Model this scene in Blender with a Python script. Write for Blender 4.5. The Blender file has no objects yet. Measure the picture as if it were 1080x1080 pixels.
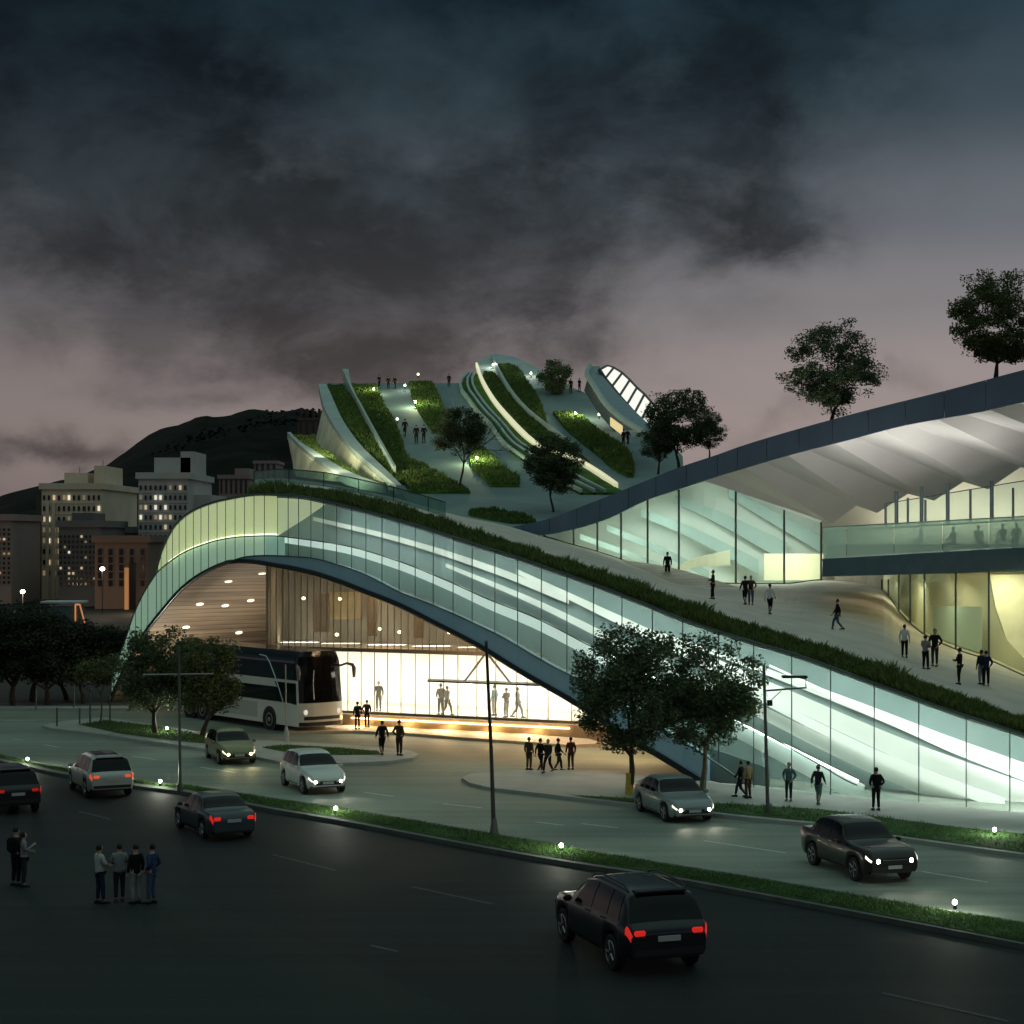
import bpy, bmesh, math, random
import numpy as np
from mathutils import Vector, Matrix, noise as mnoise
R = math.radians
D = bpy.data
SC = bpy.context.scene
COL = SC.collection

# ------------------------------------------------------------------ camera, sky, sun, exposure
F, HOR, CX, CAMZ = 2000.0, 565.0, 540.0, 10.6
cam = D.cameras.new('camera'); cam.sensor_width = 36; cam.lens = 36 * F / 1080.0
cam.shift_y = (HOR - 540) / 1080.0; cam.clip_end = 8000; cam.clip_start = 0.5
co = D.objects.new('camera', cam); COL.objects.link(co)
co.location = (0, 0, CAMZ); co.rotation_euler = (R(90), 0, 0)
SC.camera = co

def build_world():
    w = D.worlds.new('World'); SC.world = w; w.use_nodes = True
    nt = w.node_tree; N = nt.nodes; L = nt.links; N.clear()
    def nd(t, **k):
        n = N.new(t)
        for a, b in k.items(): setattr(n, a, b)
        return n
    def M(op, a, b=None, c=None, clamp=False):
        n = nd('ShaderNodeMath', operation=op); n.use_clamp = clamp
        for i, v in enumerate((a, b, c)):
            if v is None: continue
            if isinstance(v, (int, float)): n.inputs[i].default_value = v
            else: L.new(v, n.inputs[i])
        return n.outputs[0]
    tc = nd('ShaderNodeTexCoord'); sep = nd('ShaderNodeSeparateXYZ'); L.new(tc.outputs['Generated'], sep.inputs[0])
    x, y, z = sep.outputs
    az = M('ARCTAN2', x, y)
    base = nd('ShaderNodeValToRGB'); L.new(z, base.inputs[0])
    cr = base.color_ramp; cr.interpolation = 'EASE'
    stops = [(0.0, (.25, .19, .182)), (.05, (.345, .28, .266)), (.085, (.328, .278, .270)), (.125, (.235, .222, .232)), (.165, (.15, .163, .186)),
             (.225, (.050, .076, .096)), (.285, (.018, .042, .060)), (.36, (.03, .05, .06)), (.55, (.22, .33, .31)), (1.0, (.29, .41, .375))]  # stops above the view brightened as added fill light for the ground
    while len(cr.elements) < len(stops): cr.elements.new(.5)
    for e, (p, c) in zip(cr.elements, stops): e.position = p; e.color = (*c, 1)
    cl = nd('ShaderNodeValToRGB'); L.new(z, cl.inputs[0])
    cc = cl.color_ramp
    st2 = [(0.0, (.075, .066, .068)), (.05, (.09, .076, .078)), (.08, (.078, .066, .067)), (.12, (.046, .044, .049)), (.17, (.021, .028, .033)), (.24, (.0065, .0125, .0170)), (.31, (.004, .010, .015)), (.6, (.20, .30, .28)), (1, (.26, .37, .34))]
    while len(cc.elements) < len(st2): cc.elements.new(.5)
    for e, (p, c) in zip(cc.elements, st2): e.position = p; e.color = (*c, 1)
    # cloud masses hung at their bearings, their outlines broken up by noise
    U = M('MULTIPLY', az, 20.0); V = M('MULTIPLY', z, 20.0)
    comb = nd('ShaderNodeCombineXYZ'); L.new(U, comb.inputs[0]); L.new(M('MULTIPLY', V, 1.5), comb.inputs[1]); comb.inputs[2].default_value = 2.7
    def noise(scale, detail, rough, dist, off):
        n = nd('ShaderNodeTexNoise'); n.inputs['Scale'].default_value = scale; n.inputs['Detail'].default_value = detail
        n.inputs['Roughness'].default_value = rough; n.inputs['Distortion'].default_value = dist
        a = nd('ShaderNodeVectorMath', operation='ADD'); L.new(comb.outputs[0], a.inputs[0]); a.inputs[1].default_value = off
        L.new(a.outputs[0], n.inputs['Vector']); return n.outputs[0]
    wa = noise(.42, 6, .58, .3, (0, 0, 0)); wb = noise(.42, 6, .58, .3, (7, 3, 5)); fine = noise(.8, 7, .6, .15, (3, 9, 1)); mott = noise(.62, 8, .62, .25, (11, 4, 8))
    Uw = M('ADD', U, M('MULTIPLY', M('SUBTRACT', wa, .5), 3.6)); Vw = M('ADD', V, M('MULTIPLY', M('SUBTRACT', wb, .5), 2.4))
    def blob(px, py, rx, ry, ang, amp):
        u0 = (px - 540) / 100; v0 = (565 - py) / 100; c, s_ = math.cos(R(ang)), math.sin(R(ang))
        du = M('SUBTRACT', Uw, u0); dv = M('SUBTRACT', Vw, v0)
        p = M('MULTIPLY', M('ADD', M('MULTIPLY', du, c), M('MULTIPLY', dv, s_)), 100.0 / rx); q = M('MULTIPLY', M('SUBTRACT', M('MULTIPLY', dv, c), M('MULTIPLY', du, s_)), 100.0 / ry)
        return M('MULTIPLY', M('POWER', 2.718, M('MULTIPLY', M('ADD', M('MULTIPLY', p, p), M('MULTIPLY', q, q)), -1.0)), amp)
    tot = None
    for bl in ((130, 170, 330, 120, -32, 1.15), (60, 50, 200, 110, 0, 1.0), (660, 170, 200, 110, 18, .95), (470, 300, 230, 75, -8, .8), (560, 20, 260, 80, 0, .55), (350, 340, 220, 36, 4, .55), (420, 395, 130, 40, 0, .75), (800, 60, 150, 60, 40, .35),
               (785, 275, 75, 24, 0, .55), (205, 410, 60, 20, 0, .5), (60, 495, 190, 28, 0, .85), (950, 405, 50, 16, 10, .4), (790, 445, 50, 14, 0, .3), (1700, 150, 300, 120, 0, .6), (60, 280, 240, 70, 6, .6), (430, 60, 620, 130, 0, .30), (520, 250, 190, 60, -30, .35), (820, 110, 190, 90, 30, .5), (860, 240, 200, 60, 10, .22)):
        v_ = blob(*bl); tot = v_ if tot is None else M('ADD', tot, v_)
    tot = M('MULTIPLY', tot, M('ADD', .06, M('MULTIPLY', fine, 1.65)), clamp=True)
    smt = nd('ShaderNodeMapRange', interpolation_type='SMOOTHSTEP'); L.new(tot, smt.inputs[0]); smt.inputs[1].default_value = -.25; smt.inputs[2].default_value = 1.25; smt.inputs[4].default_value = .97
    tot = smt.outputs[0]
    mm = nd('ShaderNodeMapRange', interpolation_type='SMOOTHSTEP'); L.new(mott, mm.inputs[0]); mm.inputs[1].default_value = .33; mm.inputs[2].default_value = .68; mm.inputs[3].default_value = .50; mm.inputs[4].default_value = 1.9
    cm = nd('ShaderNodeMix', data_type='RGBA', blend_type='MULTIPLY'); cm.inputs[0].default_value = 1; L.new(cl.outputs[0], cm.inputs[6]); L.new(mm.outputs[0], cm.inputs[7])
    mx = nd('ShaderNodeMix', data_type='RGBA'); L.new(tot, mx.inputs[0]); L.new(base.outputs[0], mx.inputs[6]); L.new(cm.outputs[2], mx.inputs[7])
    # the left of the view is duller
    side = nd('ShaderNodeMapRange', interpolation_type='SMOOTHSTEP'); L.new(az, side.inputs[0]); side.inputs[1].default_value = -.32; side.inputs[2].default_value = .14
    side.inputs[3].default_value = .72; side.inputs[4].default_value = 1.0
    mul = nd('ShaderNodeMix', data_type='RGBA', blend_type='MULTIPLY'); mul.inputs[0].default_value = 1
    L.new(mx.outputs[2], mul.inputs[6]); L.new(side.outputs[0], mul.inputs[7])
    sky = nd('ShaderNodeTexSky', sky_type='NISHITA'); sky.sun_disc = False; sky.sun_elevation = R(-2.0); sky.sun_rotation = R(25)
    add = nd('ShaderNodeMix', data_type='RGBA', blend_type='ADD'); add.inputs[0].default_value = .004
    L.new(mul.outputs[2], add.inputs[6]); L.new(sky.outputs[0], add.inputs[7])
    bg = nd('ShaderNodeBackground'); bg.inputs[1].default_value = 1.0; L.new(add.outputs[2], bg.inputs[0])
    out = nd('ShaderNodeOutputWorld'); L.new(bg.outputs[0], out.inputs[0])
build_world()
sun = D.lights.new('sun', 'SUN'); sun.energy = .03; sun.angle = R(12); sun.color = (1, .85, .78)
so = D.objects.new('sun', sun); COL.objects.link(so); so.rotation_euler = (R(80), 0, R(-155))
SC.view_settings.view_transform = 'Standard'; SC.view_settings.look = 'None'
SC.view_settings.exposure = 0.0; SC.view_settings.gamma = 1
SC.render.engine = 'CYCLES'
SC.cycles.max_bounces = 6; SC.cycles.transparent_max_bounces = 16; SC.cycles.diffuse_bounces = 3; SC.cycles.glossy_bounces = 3
SC.cycles.caustics_reflective = False; SC.cycles.caustics_refractive = False
SC.cycles.sample_clamp_indirect = 4; SC.cycles.use_denoising = True

# ------------------------------------------------------------------ placing helpers
def P(x, y, Y):                       # a point at depth Y
    return Vector(((x - CX) * Y / F, Y, CAMZ - (y - HOR) * Y / F))
def G(x, y, z=0.0):                   # a point at height z
    Y = F * (CAMZ - z) / (y - HOR)
    return Vector(((x - CX) * Y / F, Y, z))
def pchip(pts):
    xs = np.array([p[0] for p in pts], float); ys = np.array([p[1] for p in pts], float)
    h = np.diff(xs); d = np.diff(ys) / h; m = np.zeros(len(xs))
    for i in range(1, len(xs) - 1):
        if d[i-1] * d[i] > 0:
            w1 = 2*h[i] + h[i-1]; w2 = h[i] + 2*h[i-1]; m[i] = (w1 + w2) / (w1/d[i-1] + w2/d[i])
    m[0] = d[0]; m[-1] = d[-1]
    def f(x):
        i = int(np.clip(np.searchsorted(xs, x) - 1, 0, len(xs) - 2)); t = (x - xs[i]) / h[i]
        if x < xs[0]: return float(ys[0] + m[0] * (x - xs[0]))
        if x > xs[-1]: return float(ys[-1] + m[-1] * (x - xs[-1]))
        return float((2*t**3-3*t**2+1)*ys[i] + (t**3-2*t**2+t)*h[i]*m[i] + (-2*t**3+3*t**2)*ys[i+1] + (t**3-t**2)*h[i]*m[i+1])
    return f

# ------------------------------------------------------------------ materials
MATS = {}
def mat(name, col, rough=.6, metal=0.0, var=.15, scale=2.0, bump=0.0, emit=0.0, ecol=None, spec=.4, trans=0.0, detail=4, coat=0.0):
    if name in MATS: return MATS[name]
    m = D.materials.new(name); m.use_nodes = True; nt = m.node_tree; N = nt.nodes; L = nt.links
    b = N['Principled BSDF']; b.inputs['Roughness'].default_value = rough; b.inputs['Metallic'].default_value = metal
    b.inputs['Specular IOR Level'].default_value = spec; b.inputs['Base Color'].default_value = (*col, 1)
    if coat: b.inputs['Coat Weight'].default_value = coat; b.inputs['Coat Roughness'].default_value = .08
    if var > 0 or bump > 0:
        tc = N.new('ShaderNodeTexCoord'); nz = N.new('ShaderNodeTexNoise'); nz.inputs['Scale'].default_value = scale; nz.inputs['Detail'].default_value = detail
        L.new(tc.outputs['Object'], nz.inputs['Vector'])
        if var > 0:
            rp = N.new('ShaderNodeValToRGB'); L.new(nz.outputs[0], rp.inputs[0])
            rp.color_ramp.elements[0].position = .3; rp.color_ramp.elements[1].position = .7
            rp.color_ramp.elements[0].color = (*[c * (1 - var) for c in col], 1); rp.color_ramp.elements[1].color = (*[min(1, c * (1 + var)) for c in col], 1)
            L.new(rp.outputs[0], b.inputs['Base Color'])
        if bump > 0:
            n2 = N.new('ShaderNodeTexNoise'); n2.inputs['Scale'].default_value = scale * 9; n2.inputs['Detail'].default_value = 5
            L.new(tc.outputs['Object'], n2.inputs['Vector'])
            bp = N.new('ShaderNodeBump'); bp.inputs['Strength'].default_value = bump; bp.inputs['Distance'].default_value = .02
            L.new(n2.outputs[0], bp.inputs['Height']); L.new(bp.outputs[0], b.inputs['Normal'])
    if emit > 0:
        b.inputs['Emission Color'].default_value = (*(ecol or col), 1); b.inputs['Emission Strength'].default_value = emit
    MATS[name] = m; return m

def glass_mat(name, tint, refl=.12, rough=.03, film=0.0, filmcol=(.6, .8, .7)):
    if name in MATS: return MATS[name]
    m = D.materials.new(name); m.use_nodes = True; nt = m.node_tree; N = nt.nodes; L = nt.links; N.clear()
    tr = N.new('ShaderNodeBsdfTransparent'); tr.inputs[0].default_value = (*tint, 1)
    gl = N.new('ShaderNodeBsdfGlossy'); gl.inputs['Roughness'].default_value = rough; gl.inputs[0].default_value = (.9, .95, .95, 1)
    lw = N.new('ShaderNodeLayerWeight'); lw.inputs[0].default_value = .25
    mr = N.new('ShaderNodeMapRange'); L.new(lw.outputs['Fresnel'], mr.inputs[0]); mr.inputs[3].default_value = refl * .4; mr.inputs[4].default_value = min(1, refl * 3)
    mx = N.new('ShaderNodeMixShader'); L.new(mr.outputs[0], mx.inputs[0]); L.new(tr.outputs[0], mx.inputs[1]); L.new(gl.outputs[0], mx.inputs[2])
    last = mx.outputs[0]
    if film > 0:                        # diffuse film that catches light: frit on some panes, added haze on others
        df = N.new('ShaderNodeBsdfDiffuse'); df.inputs[0].default_value = (*filmcol, 1)
        tl = N.new('ShaderNodeBsdfTranslucent'); tl.inputs[0].default_value = (*filmcol, 1)
        ad = N.new('ShaderNodeMixShader'); ad.inputs[0].default_value = .7; L.new(df.outputs[0], ad.inputs[1]); L.new(tl.outputs[0], ad.inputs[2])
        oi = N.new('ShaderNodeObjectInfo'); vr = N.new('ShaderNodeMapRange'); L.new(oi.outputs['Random'], vr.inputs[0]); vr.inputs[3].default_value = film * .7; vr.inputs[4].default_value = min(1, film * 1.35)
        m2 = N.new('ShaderNodeMixShader'); L.new(vr.outputs[0], m2.inputs[0]); L.new(last, m2.inputs[1]); L.new(ad.outputs[0], m2.inputs[2]); last = m2.outputs[0]
    o = N.new('ShaderNodeOutputMaterial'); L.new(last, o.inputs[0])
    MATS[name] = m; return m

def leaf_mat(name, c0, c1):
    if name in MATS: return MATS[name]
    m = D.materials.new(name); m.use_nodes = True; nt = m.node_tree; N = nt.nodes; L = nt.links
    b = N['Principled BSDF']; b.inputs['Roughness'].default_value = .6; b.inputs['Specular IOR Level'].default_value = .25
    ge = N.new('ShaderNodeNewGeometry'); rp = N.new('ShaderNodeValToRGB'); L.new(ge.outputs['Random Per Island'], rp.inputs[0])
    rp.color_ramp.elements[0].color = (*c0, 1); rp.color_ramp.elements[1].color = (*c1, 1)
    L.new(rp.outputs[0], b.inputs['Base Color'])
    tl = N.new('ShaderNodeBsdfTranslucent'); L.new(rp.outputs[0], tl.inputs[0])
    mx = N.new('ShaderNodeMixShader'); mx.inputs[0].default_value = .3; L.new(b.outputs[0], mx.inputs[1]); L.new(tl.outputs[0], mx.inputs[2])
    L.new(mx.outputs[0], N['Material Output'].inputs[0]); MATS[name] = m; return m

def emis(name, col, s): return mat(name, col, rough=.5, var=0, emit=s, ecol=col)

def asphalt(name, col, wet=.0, sp=.3):
    m = D.materials.new(name); m.use_nodes = True; nt = m.node_tree; N = nt.nodes; L = nt.links
    b = N['Principled BSDF']; b.inputs['Specular IOR Level'].default_value = sp
    tc = N.new('ShaderNodeTexCoord')
    def nz(s, d, r=.55):
        n = N.new('ShaderNodeTexNoise'); n.inputs['Scale'].default_value = s; n.inputs['Detail'].default_value = d; n.inputs['Roughness'].default_value = r
        L.new(tc.outputs['Object'], n.inputs['Vector']); return n.outputs[0]
    big = nz(.09, 5, .6); fine = nz(9, 4, .7)
    mp = N.new('ShaderNodeMapping'); mp.inputs['Rotation'].default_value = (0, 0, R(-133)); mp.inputs['Scale'].default_value = (.03, 1.1, 1); L.new(tc.outputs['Object'], mp.inputs[0])
    st = N.new('ShaderNodeTexNoise'); st.inputs['Scale'].default_value = 1; st.inputs['Detail'].default_value = 4; L.new(mp.outputs[0], st.inputs['Vector'])
    m0 = N.new('ShaderNodeMath'); m0.operation = 'MULTIPLY_ADD'; L.new(st.outputs[0], m0.inputs[0]); m0.inputs[1].default_value = .55; L.new(big, m0.inputs[2])
    m1 = N.new('ShaderNodeMath'); m1.operation = 'SUBTRACT'; L.new(m0.outputs[0], m1.inputs[0]); m1.inputs[1].default_value = .34
    mul = N.new('ShaderNodeMath'); mul.operation = 'MULTIPLY_ADD'; L.new(fine, mul.inputs[0]); mul.inputs[1].default_value = .5; L.new(m1.outputs[0], mul.inputs[2])
    rp = N.new('ShaderNodeValToRGB'); L.new(mul.outputs[0], rp.inputs[0])
    rp.color_ramp.elements[0].position = .48; rp.color_ramp.elements[1].position = .88
    rp.color_ramp.elements[0].color = (*[c * .62 for c in col], 1); rp.color_ramp.elements[1].color = (*[c * 1.4 for c in col], 1)
    L.new(rp.outputs[0], b.inputs['Base Color'])
    rr = N.new('ShaderNodeMapRange'); L.new(big, rr.inputs[0]); rr.inputs[1].default_value = .3; rr.inputs[2].default_value = .7; rr.inputs[3].default_value = .62 - wet; rr.inputs[4].default_value = .85 - wet * .5
    L.new(rr.outputs[0], b.inputs['Roughness'])
    bp = N.new('ShaderNodeBump'); bp.inputs['Strength'].default_value = .4; bp.inputs['Distance'].default_value = .01; L.new(nz(40, 3), bp.inputs['Height']); L.new(bp.outputs[0], b.inputs['Normal'])
    MATS[name] = m; return m

def plank_mat(name, col, dark, scale, axis='Z'):     # boards with fine joints, for the vault
    m = D.materials.new(name); m.use_nodes = True; nt = m.node_tree; N = nt.nodes; L = nt.links
    b = N['Principled BSDF']; b.inputs['Roughness'].default_value = .55
    uv = N.new('ShaderNodeUVMap'); mp = N.new('ShaderNodeMapping'); L.new(uv.outputs[0], mp.inputs[0]); mp.inputs['Scale'].default_value = (scale, .15 * scale, 1)
    wv = N.new('ShaderNodeTexNoise'); wv.inputs['Scale'].default_value = 1.0; wv.inputs['Detail'].default_value = 3; L.new(mp.outputs[0], wv.inputs['Vector'])
    sp = N.new('ShaderNodeSeparateXYZ'); L.new(mp.outputs[0], sp.inputs[0])
    fr = N.new('ShaderNodeMath'); fr.operation = 'FRACT'; L.new(sp.outputs[0], fr.inputs[0])
    gt = N.new('ShaderNodeMath'); gt.operation = 'GREATER_THAN'; L.new(fr.outputs[0], gt.inputs[0]); gt.inputs[1].default_value = .12
    rp = N.new('ShaderNodeValToRGB'); L.new(wv.outputs[0], rp.inputs[0]); rp.color_ramp.elements[0].position = .35; rp.color_ramp.elements[1].position = .65
    rp.color_ramp.elements[0].color = (*[c * .65 for c in col], 1); rp.color_ramp.elements[1].color = (*[c * 1.3 for c in col], 1)
    mx = N.new('ShaderNodeMix'); mx.data_type = 'RGBA'; L.new(gt.outputs[0], mx.inputs[0]); mx.inputs[6].default_value = (*dark, 1); L.new(rp.outputs[0], mx.inputs[7])
    L.new(mx.outputs[2], b.inputs['Base Color']); MATS[name] = m; return m

# ------------------------------------------------------------------ mesh builder
class MB:
    def __init__(s): s.v = []; s.f = []; s.uv = None
    def quad(s, a, b, c, d):
        n = len(s.v); s.v += [a, b, c, d]; s.f.append((n, n+1, n+2, n+3)); return s
    def poly(s, pts):
        n = len(s.v); s.v += list(pts); s.f.append(tuple(range(n, n+len(pts)))); return s
    def box(s, c, size, rz=0.0, M=None):
        n = len(s.v); c = Vector(c); M = M or Matrix.Rotation(rz, 3, 'Z')
        for dx in (-.5, .5):
            for dy in (-.5, .5):
                for dz in (-.5, .5): s.v.append(c + M @ Vector((dx*size[0], dy*size[1], dz*size[2])))
        for f in ((0,1,3,2),(4,6,7,5),(0,4,5,1),(2,3,7,6),(0,2,6,4),(1,5,7,3)): s.f.append(tuple(n+i for i in f))
        return s
    def tube(s, pts, rad, n=8, cap=True):
        pts = [Vector(p) for p in pts]; rad = rad if isinstance(rad, (list, tuple)) else [rad]*len(pts); base = len(s.v)
        up = None
        for i, p in enumerate(pts):
            t = (pts[min(i+1, len(pts)-1)] - pts[max(i-1, 0)])
            t = t.normalized() if t.length > 1e-9 else Vector((0,0,1))
            if up is None: up = t.orthogonal().normalized()
            up = (up - t * up.dot(t)); up = up.normalized() if up.length > 1e-6 else t.orthogonal().normalized()
            sd = t.cross(up)
            for k in range(n):
                a = 2*math.pi*k/n; s.v.append(p + (up*math.cos(a) + sd*math.sin(a))*rad[i])
        for i in range(len(pts)-1):
            for k in range(n):
                a = base+i*n+k; b = base+i*n+(k+1) % n; s.f.append((a, b, b+n, a+n))
        if cap: s.f.append(tuple(base+k for k in reversed(range(n)))); s.f.append(tuple(base+(len(pts)-1)*n+k for k in range(n)))
        return s
    def grid(s, rows):
        n = len(s.v); m = len(rows[0])
        for r in rows: s.v += [Vector(p) for p in r]
        for i in range(len(rows)-1):
            for j in range(m-1): a = n+i*m+j; s.f.append((a, a+1, a+m+1, a+m))
        return s
    def slab(s, rows, off):           # a grid given thickness
        n = len(s.v); m = len(rows[0]); k = len(rows); off = Vector(off); tot = m*k
        for r in rows: s.v += [Vector(p) for p in r]
        for r in rows: s.v += [Vector(p) + off for p in r]
        for i in range(k-1):
            for j in range(m-1):
                a = n+i*m+j; s.f.append((a, a+1, a+m+1, a+m)); s.f.append((a+tot+m, a+tot+m+1, a+tot+1, a+tot))
        ring = [n+j for j in range(m)] + [n+i*m+m-1 for i in range(1, k)] + [n+(k-1)*m+j for j in range(m-2, -1, -1)] + [n+i*m for i in range(k-2, 0, -1)]
        for i in range(len(ring)):
            a = ring[i]; b = ring[(i+1) % len(ring)]; s.f.append((b, a, a+tot, b+tot))
        return s
    def prism(s, poly, off):          # polygon extruded by a vector
        n = len(s.v); m = len(poly); off = Vector(off)
        s.v += [Vector(p) for p in poly] + [Vector(p) + off for p in poly]
        s.f.append(tuple(range(n, n+m))); s.f.append(tuple(n+m+i for i in reversed(range(m))))
        for i in range(m): j = (i+1) % m; s.f.append((n+j, n+i, n+m+i, n+m+j))
        return s
    def lathe(s, prof, n=16, M=None):  # profile (r, z) round the z axis
        base = len(s.v); M = M or Matrix.Identity(4)
        for r, z in prof:
            for k in range(n): a = 2*math.pi*k/n; s.v.append(M @ Vector((r*math.cos(a), r*math.sin(a), z)))
        for i in range(len(prof)-1):
            for k in range(n): a = base+i*n+k; b = base+i*n+(k+1) % n; s.f.append((a, b, b+n, a+n))
        s.f.append(tuple(base+k for k in reversed(range(n)))); s.f.append(tuple(base+(len(prof)-1)*n+k for k in range(n)))
        return s
    def mesh(s, name):
        me = D.meshes.new(name); me.from_pydata([tuple(v) for v in s.v], [], s.f); return me
    def build(s, name, m, parent=None, smooth=False, fix=True, bevel=0.0):
        me = s.mesh(name)
        if fix:
            bm = bmesh.new(); bm.from_mesh(me); bmesh.ops.recalc_face_normals(bm, faces=bm.faces)
            if bevel > 0: bmesh.ops.bevel(bm, geom=[e for e in bm.edges if len(e.link_faces) == 2 and e.calc_face_angle(0) > .6], offset=bevel, segments=2, affect='EDGES')
            bm.to_mesh(me); bm.free()
        return link(name, me, m, parent, smooth)
def link(name, me, m, parent=None, smooth=False):
    if m is not None:
        me.materials.clear()
        for q in (m if isinstance(m, (list, tuple)) else [m]): me.materials.append(q)
    if smooth:
        for p in me.polygons: p.use_smooth = True
    o = D.objects.new(name, me); COL.objects.link(o)
    if parent is not None:
        o.parent = parent
        if 'world_parts' in parent: o.matrix_parent_inverse = Matrix.Translation(-parent.location)
    return o
def empty(name, loc=(0, 0, 0), label=None, cat=None, group=None, rz=0.0, world=False):
    o = D.objects.new(name, None); COL.objects.link(o); o.location = loc; o.rotation_euler = (0, 0, rz); o.empty_display_size = .3
    if world: o['world_parts'] = 1
    return tag(o, label, cat, group)
def tag(o, label=None, cat=None, group=None, kind=None):
    if label: o['label'] = label
    if cat: o['category'] = cat
    if group: o['group'] = group
    if kind: o['kind'] = kind
    return o
def copy_tree(o, parent=None):
    c = o.copy(); COL.objects.link(c)
    if parent is not None: c.parent = parent
    for ch in list(o.children): copy_tree(ch, c)
    return c
def area(name, loc, size, power, col, direction=(0, 0, -1), parent=None, sy=None):
    l = D.lights.new(name, 'AREA'); l.energy = power; l.color = col; l.size = size
    if sy: l.shape = 'RECTANGLE'; l.size_y = sy
    o = D.objects.new(name, l); COL.objects.link(o); o.location = loc
    o.rotation_euler = Vector(direction).to_track_quat('-Z', 'Y').to_euler()
    return o
def point(name, loc, power, col, r=.08):
    l = D.lights.new(name, 'POINT'); l.energy = power; l.color = col; l.shadow_soft_size = r
    o = D.objects.new(name, l); COL.objects.link(o); o.location = loc; return o
def frange(a, b, st):
    n = max(1, int(math.ceil(abs(b - a) / st))); return [a + (b - a) * i / n for i in range(n + 1)]

# shared materials
concrete = mat('pale_concrete', (.42, .44, .42), .75, var=.12, scale=.6, bump=.15)
pave = mat('paving_grey', (.22, .235, .225), .8, var=.15, scale=.8, bump=.2)
kerbm = mat('kerb_stone', (.34, .36, .34), .75, var=.15, scale=1.2, bump=.2)
grassbase = mat('lawn_soil', (.05, .10, .034), .95, var=.35, scale=.7, bump=.5, spec=.1)
blade = leaf_mat('grass_blades', (.045, .10, .030), (.12, .20, .065))
blade_dry = leaf_mat('grass_blades_tall', (.075, .12, .032), (.22, .27, .085))
steel_dark = mat('dark_steel', (.03, .035, .038), .45, metal=.6, var=.1)
mullion_m = mat('mullion_steel', (.09, .12, .12), .4, metal=.5, var=.1)
white_wall = mat('white_plaster', (.74, .76, .72), .8, var=.05, scale=.5)

# ------------------------------------------------------------------ ground, roads, islands
road_far = asphalt('asphalt_lit_tone', (.19, .225, .19), .06)  # pale base colour carries the stronger light on the far road
road_near = asphalt('asphalt_dim_tone', (.017, .0215, .0235), 0, .12)  # very dark base colour stands in for the dimmer light on the near road
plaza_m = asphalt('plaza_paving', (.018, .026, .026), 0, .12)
line_m = mat('road_paint', (.55, .56, .52), .7, var=.3, scale=6)
line_dim = mat('road_paint_dark', (.07, .075, .08), .8, var=.35, scale=6)  # darker paint colour for the near road dashes
g = MB().quad((-3000, -60, -.06), (3000, -60, -.06), (3000, 5000, -.06), (-3000, 5000, -.06)).build('ground', asphalt('ground_soil', (.012, .014, .012)))
tag(g, kind='structure')
MU = pchip([(-700, 700), (-200, 757), (0, 795), (60, 808), (139, 822), (209, 829), (280, 840), (363, 852), (447, 866), (540, 882), (580, 888), (636, 899), (709, 911), (780, 922), (863, 936), (974, 955), (1080, 972), (1250, 1003), (1500, 1050)])
ML = pchip([(-700, 707), (-200, 767), (0, 806), (60, 819), (139, 832), (194, 839), (280, 856), (363, 870), (447, 886), (580, 910), (709, 930), (780, 943), (919, 969), (1080, 1000), (1250, 1036), (1500, 1090)])
xs = frange(-400, 1500, 25)
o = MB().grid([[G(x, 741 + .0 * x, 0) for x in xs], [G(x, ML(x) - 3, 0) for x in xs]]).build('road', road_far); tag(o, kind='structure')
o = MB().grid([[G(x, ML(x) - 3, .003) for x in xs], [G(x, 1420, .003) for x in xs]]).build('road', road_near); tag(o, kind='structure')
pl = [(-500, 855), (-150, 872), (20, 890), (90, 906), (170, 936), (260, 968), (360, 1008), (470, 1062), (600, 1140), (800, 1300), (900, 1419), (-500, 1419)]
o = MB().poly([G(x, y, .008) for x, y in pl]).build('plaza_pavement', plaza_m); tag(o, kind='structure')
# median: kerb stones with a grass top
mz = .15
rows = [[G(x, MU(x), mz) for x in xs], [G(x, ML(x) - 4, mz) for x in xs]]
o = MB().slab(rows, (0, 0, -.3)).build('median', mat('kerb_dark', (.10, .11, .10), .85, var=.2, scale=1.5)); tag(o, kind='structure')

def grass_patch(name, sampler, n, h, m, base_rows=None, base_mat=None, width=.02, lean=.35, seed=0, kind='stuff', parent=None):
    rnd = random.Random(seed); mb = MB()
    for _ in range(n):
        p = sampler(rnd)
        if p is None: continue
        hh = h * rnd.uniform(.45, 1.2) * (.75 + .7 * mnoise.noise(p * .55) + .35 * mnoise.noise(p * 2.1)); a = rnd.uniform(0, math.tau); dx, dy = math.cos(a) * width * rnd.uniform(.6, 1.4), math.sin(a) * width
        l = Vector((rnd.gauss(0, lean), rnd.gauss(0, lean), 1)) * hh; s = Vector((dx, dy, 0)); k = len(mb.v)
        mb.v += [p - s, p + s, p + l * .55 + s * .7 + Vector((l.x, l.y, 0)) * -.15, p + l]
        mb.f += [(k, k+1, k+2), (k, k+2, k+3)]
    if base_rows:
        mb2 = MB().grid(base_rows); k = len(mb.v); nb = len(mb.f); mb.v += mb2.v; mb.f += [tuple(i + k for i in f) for f in mb2.f]
    me = mb.mesh(name); me.materials.append(m); me.materials.append(base_mat or grassbase)
    if base_rows:
        for p in me.polygons[nb:]: p.material_index = 1
    o = D.objects.new(name, me); COL.objects.link(o)
    if parent: o.parent = parent
    if kind: o['kind'] = kind
    return o
def med_s(r):
    x = r.uniform(-40, 1110); t = r.random(); return G(x, MU(x) + 1.5 + (ML(x) - 9 - MU(x)) * t, mz + .02)
rows = [[G(x, MU(x) + 1.5, mz + .02) for x in xs], [G(x, ML(x) - 7, mz + .02) for x in xs]]
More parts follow.
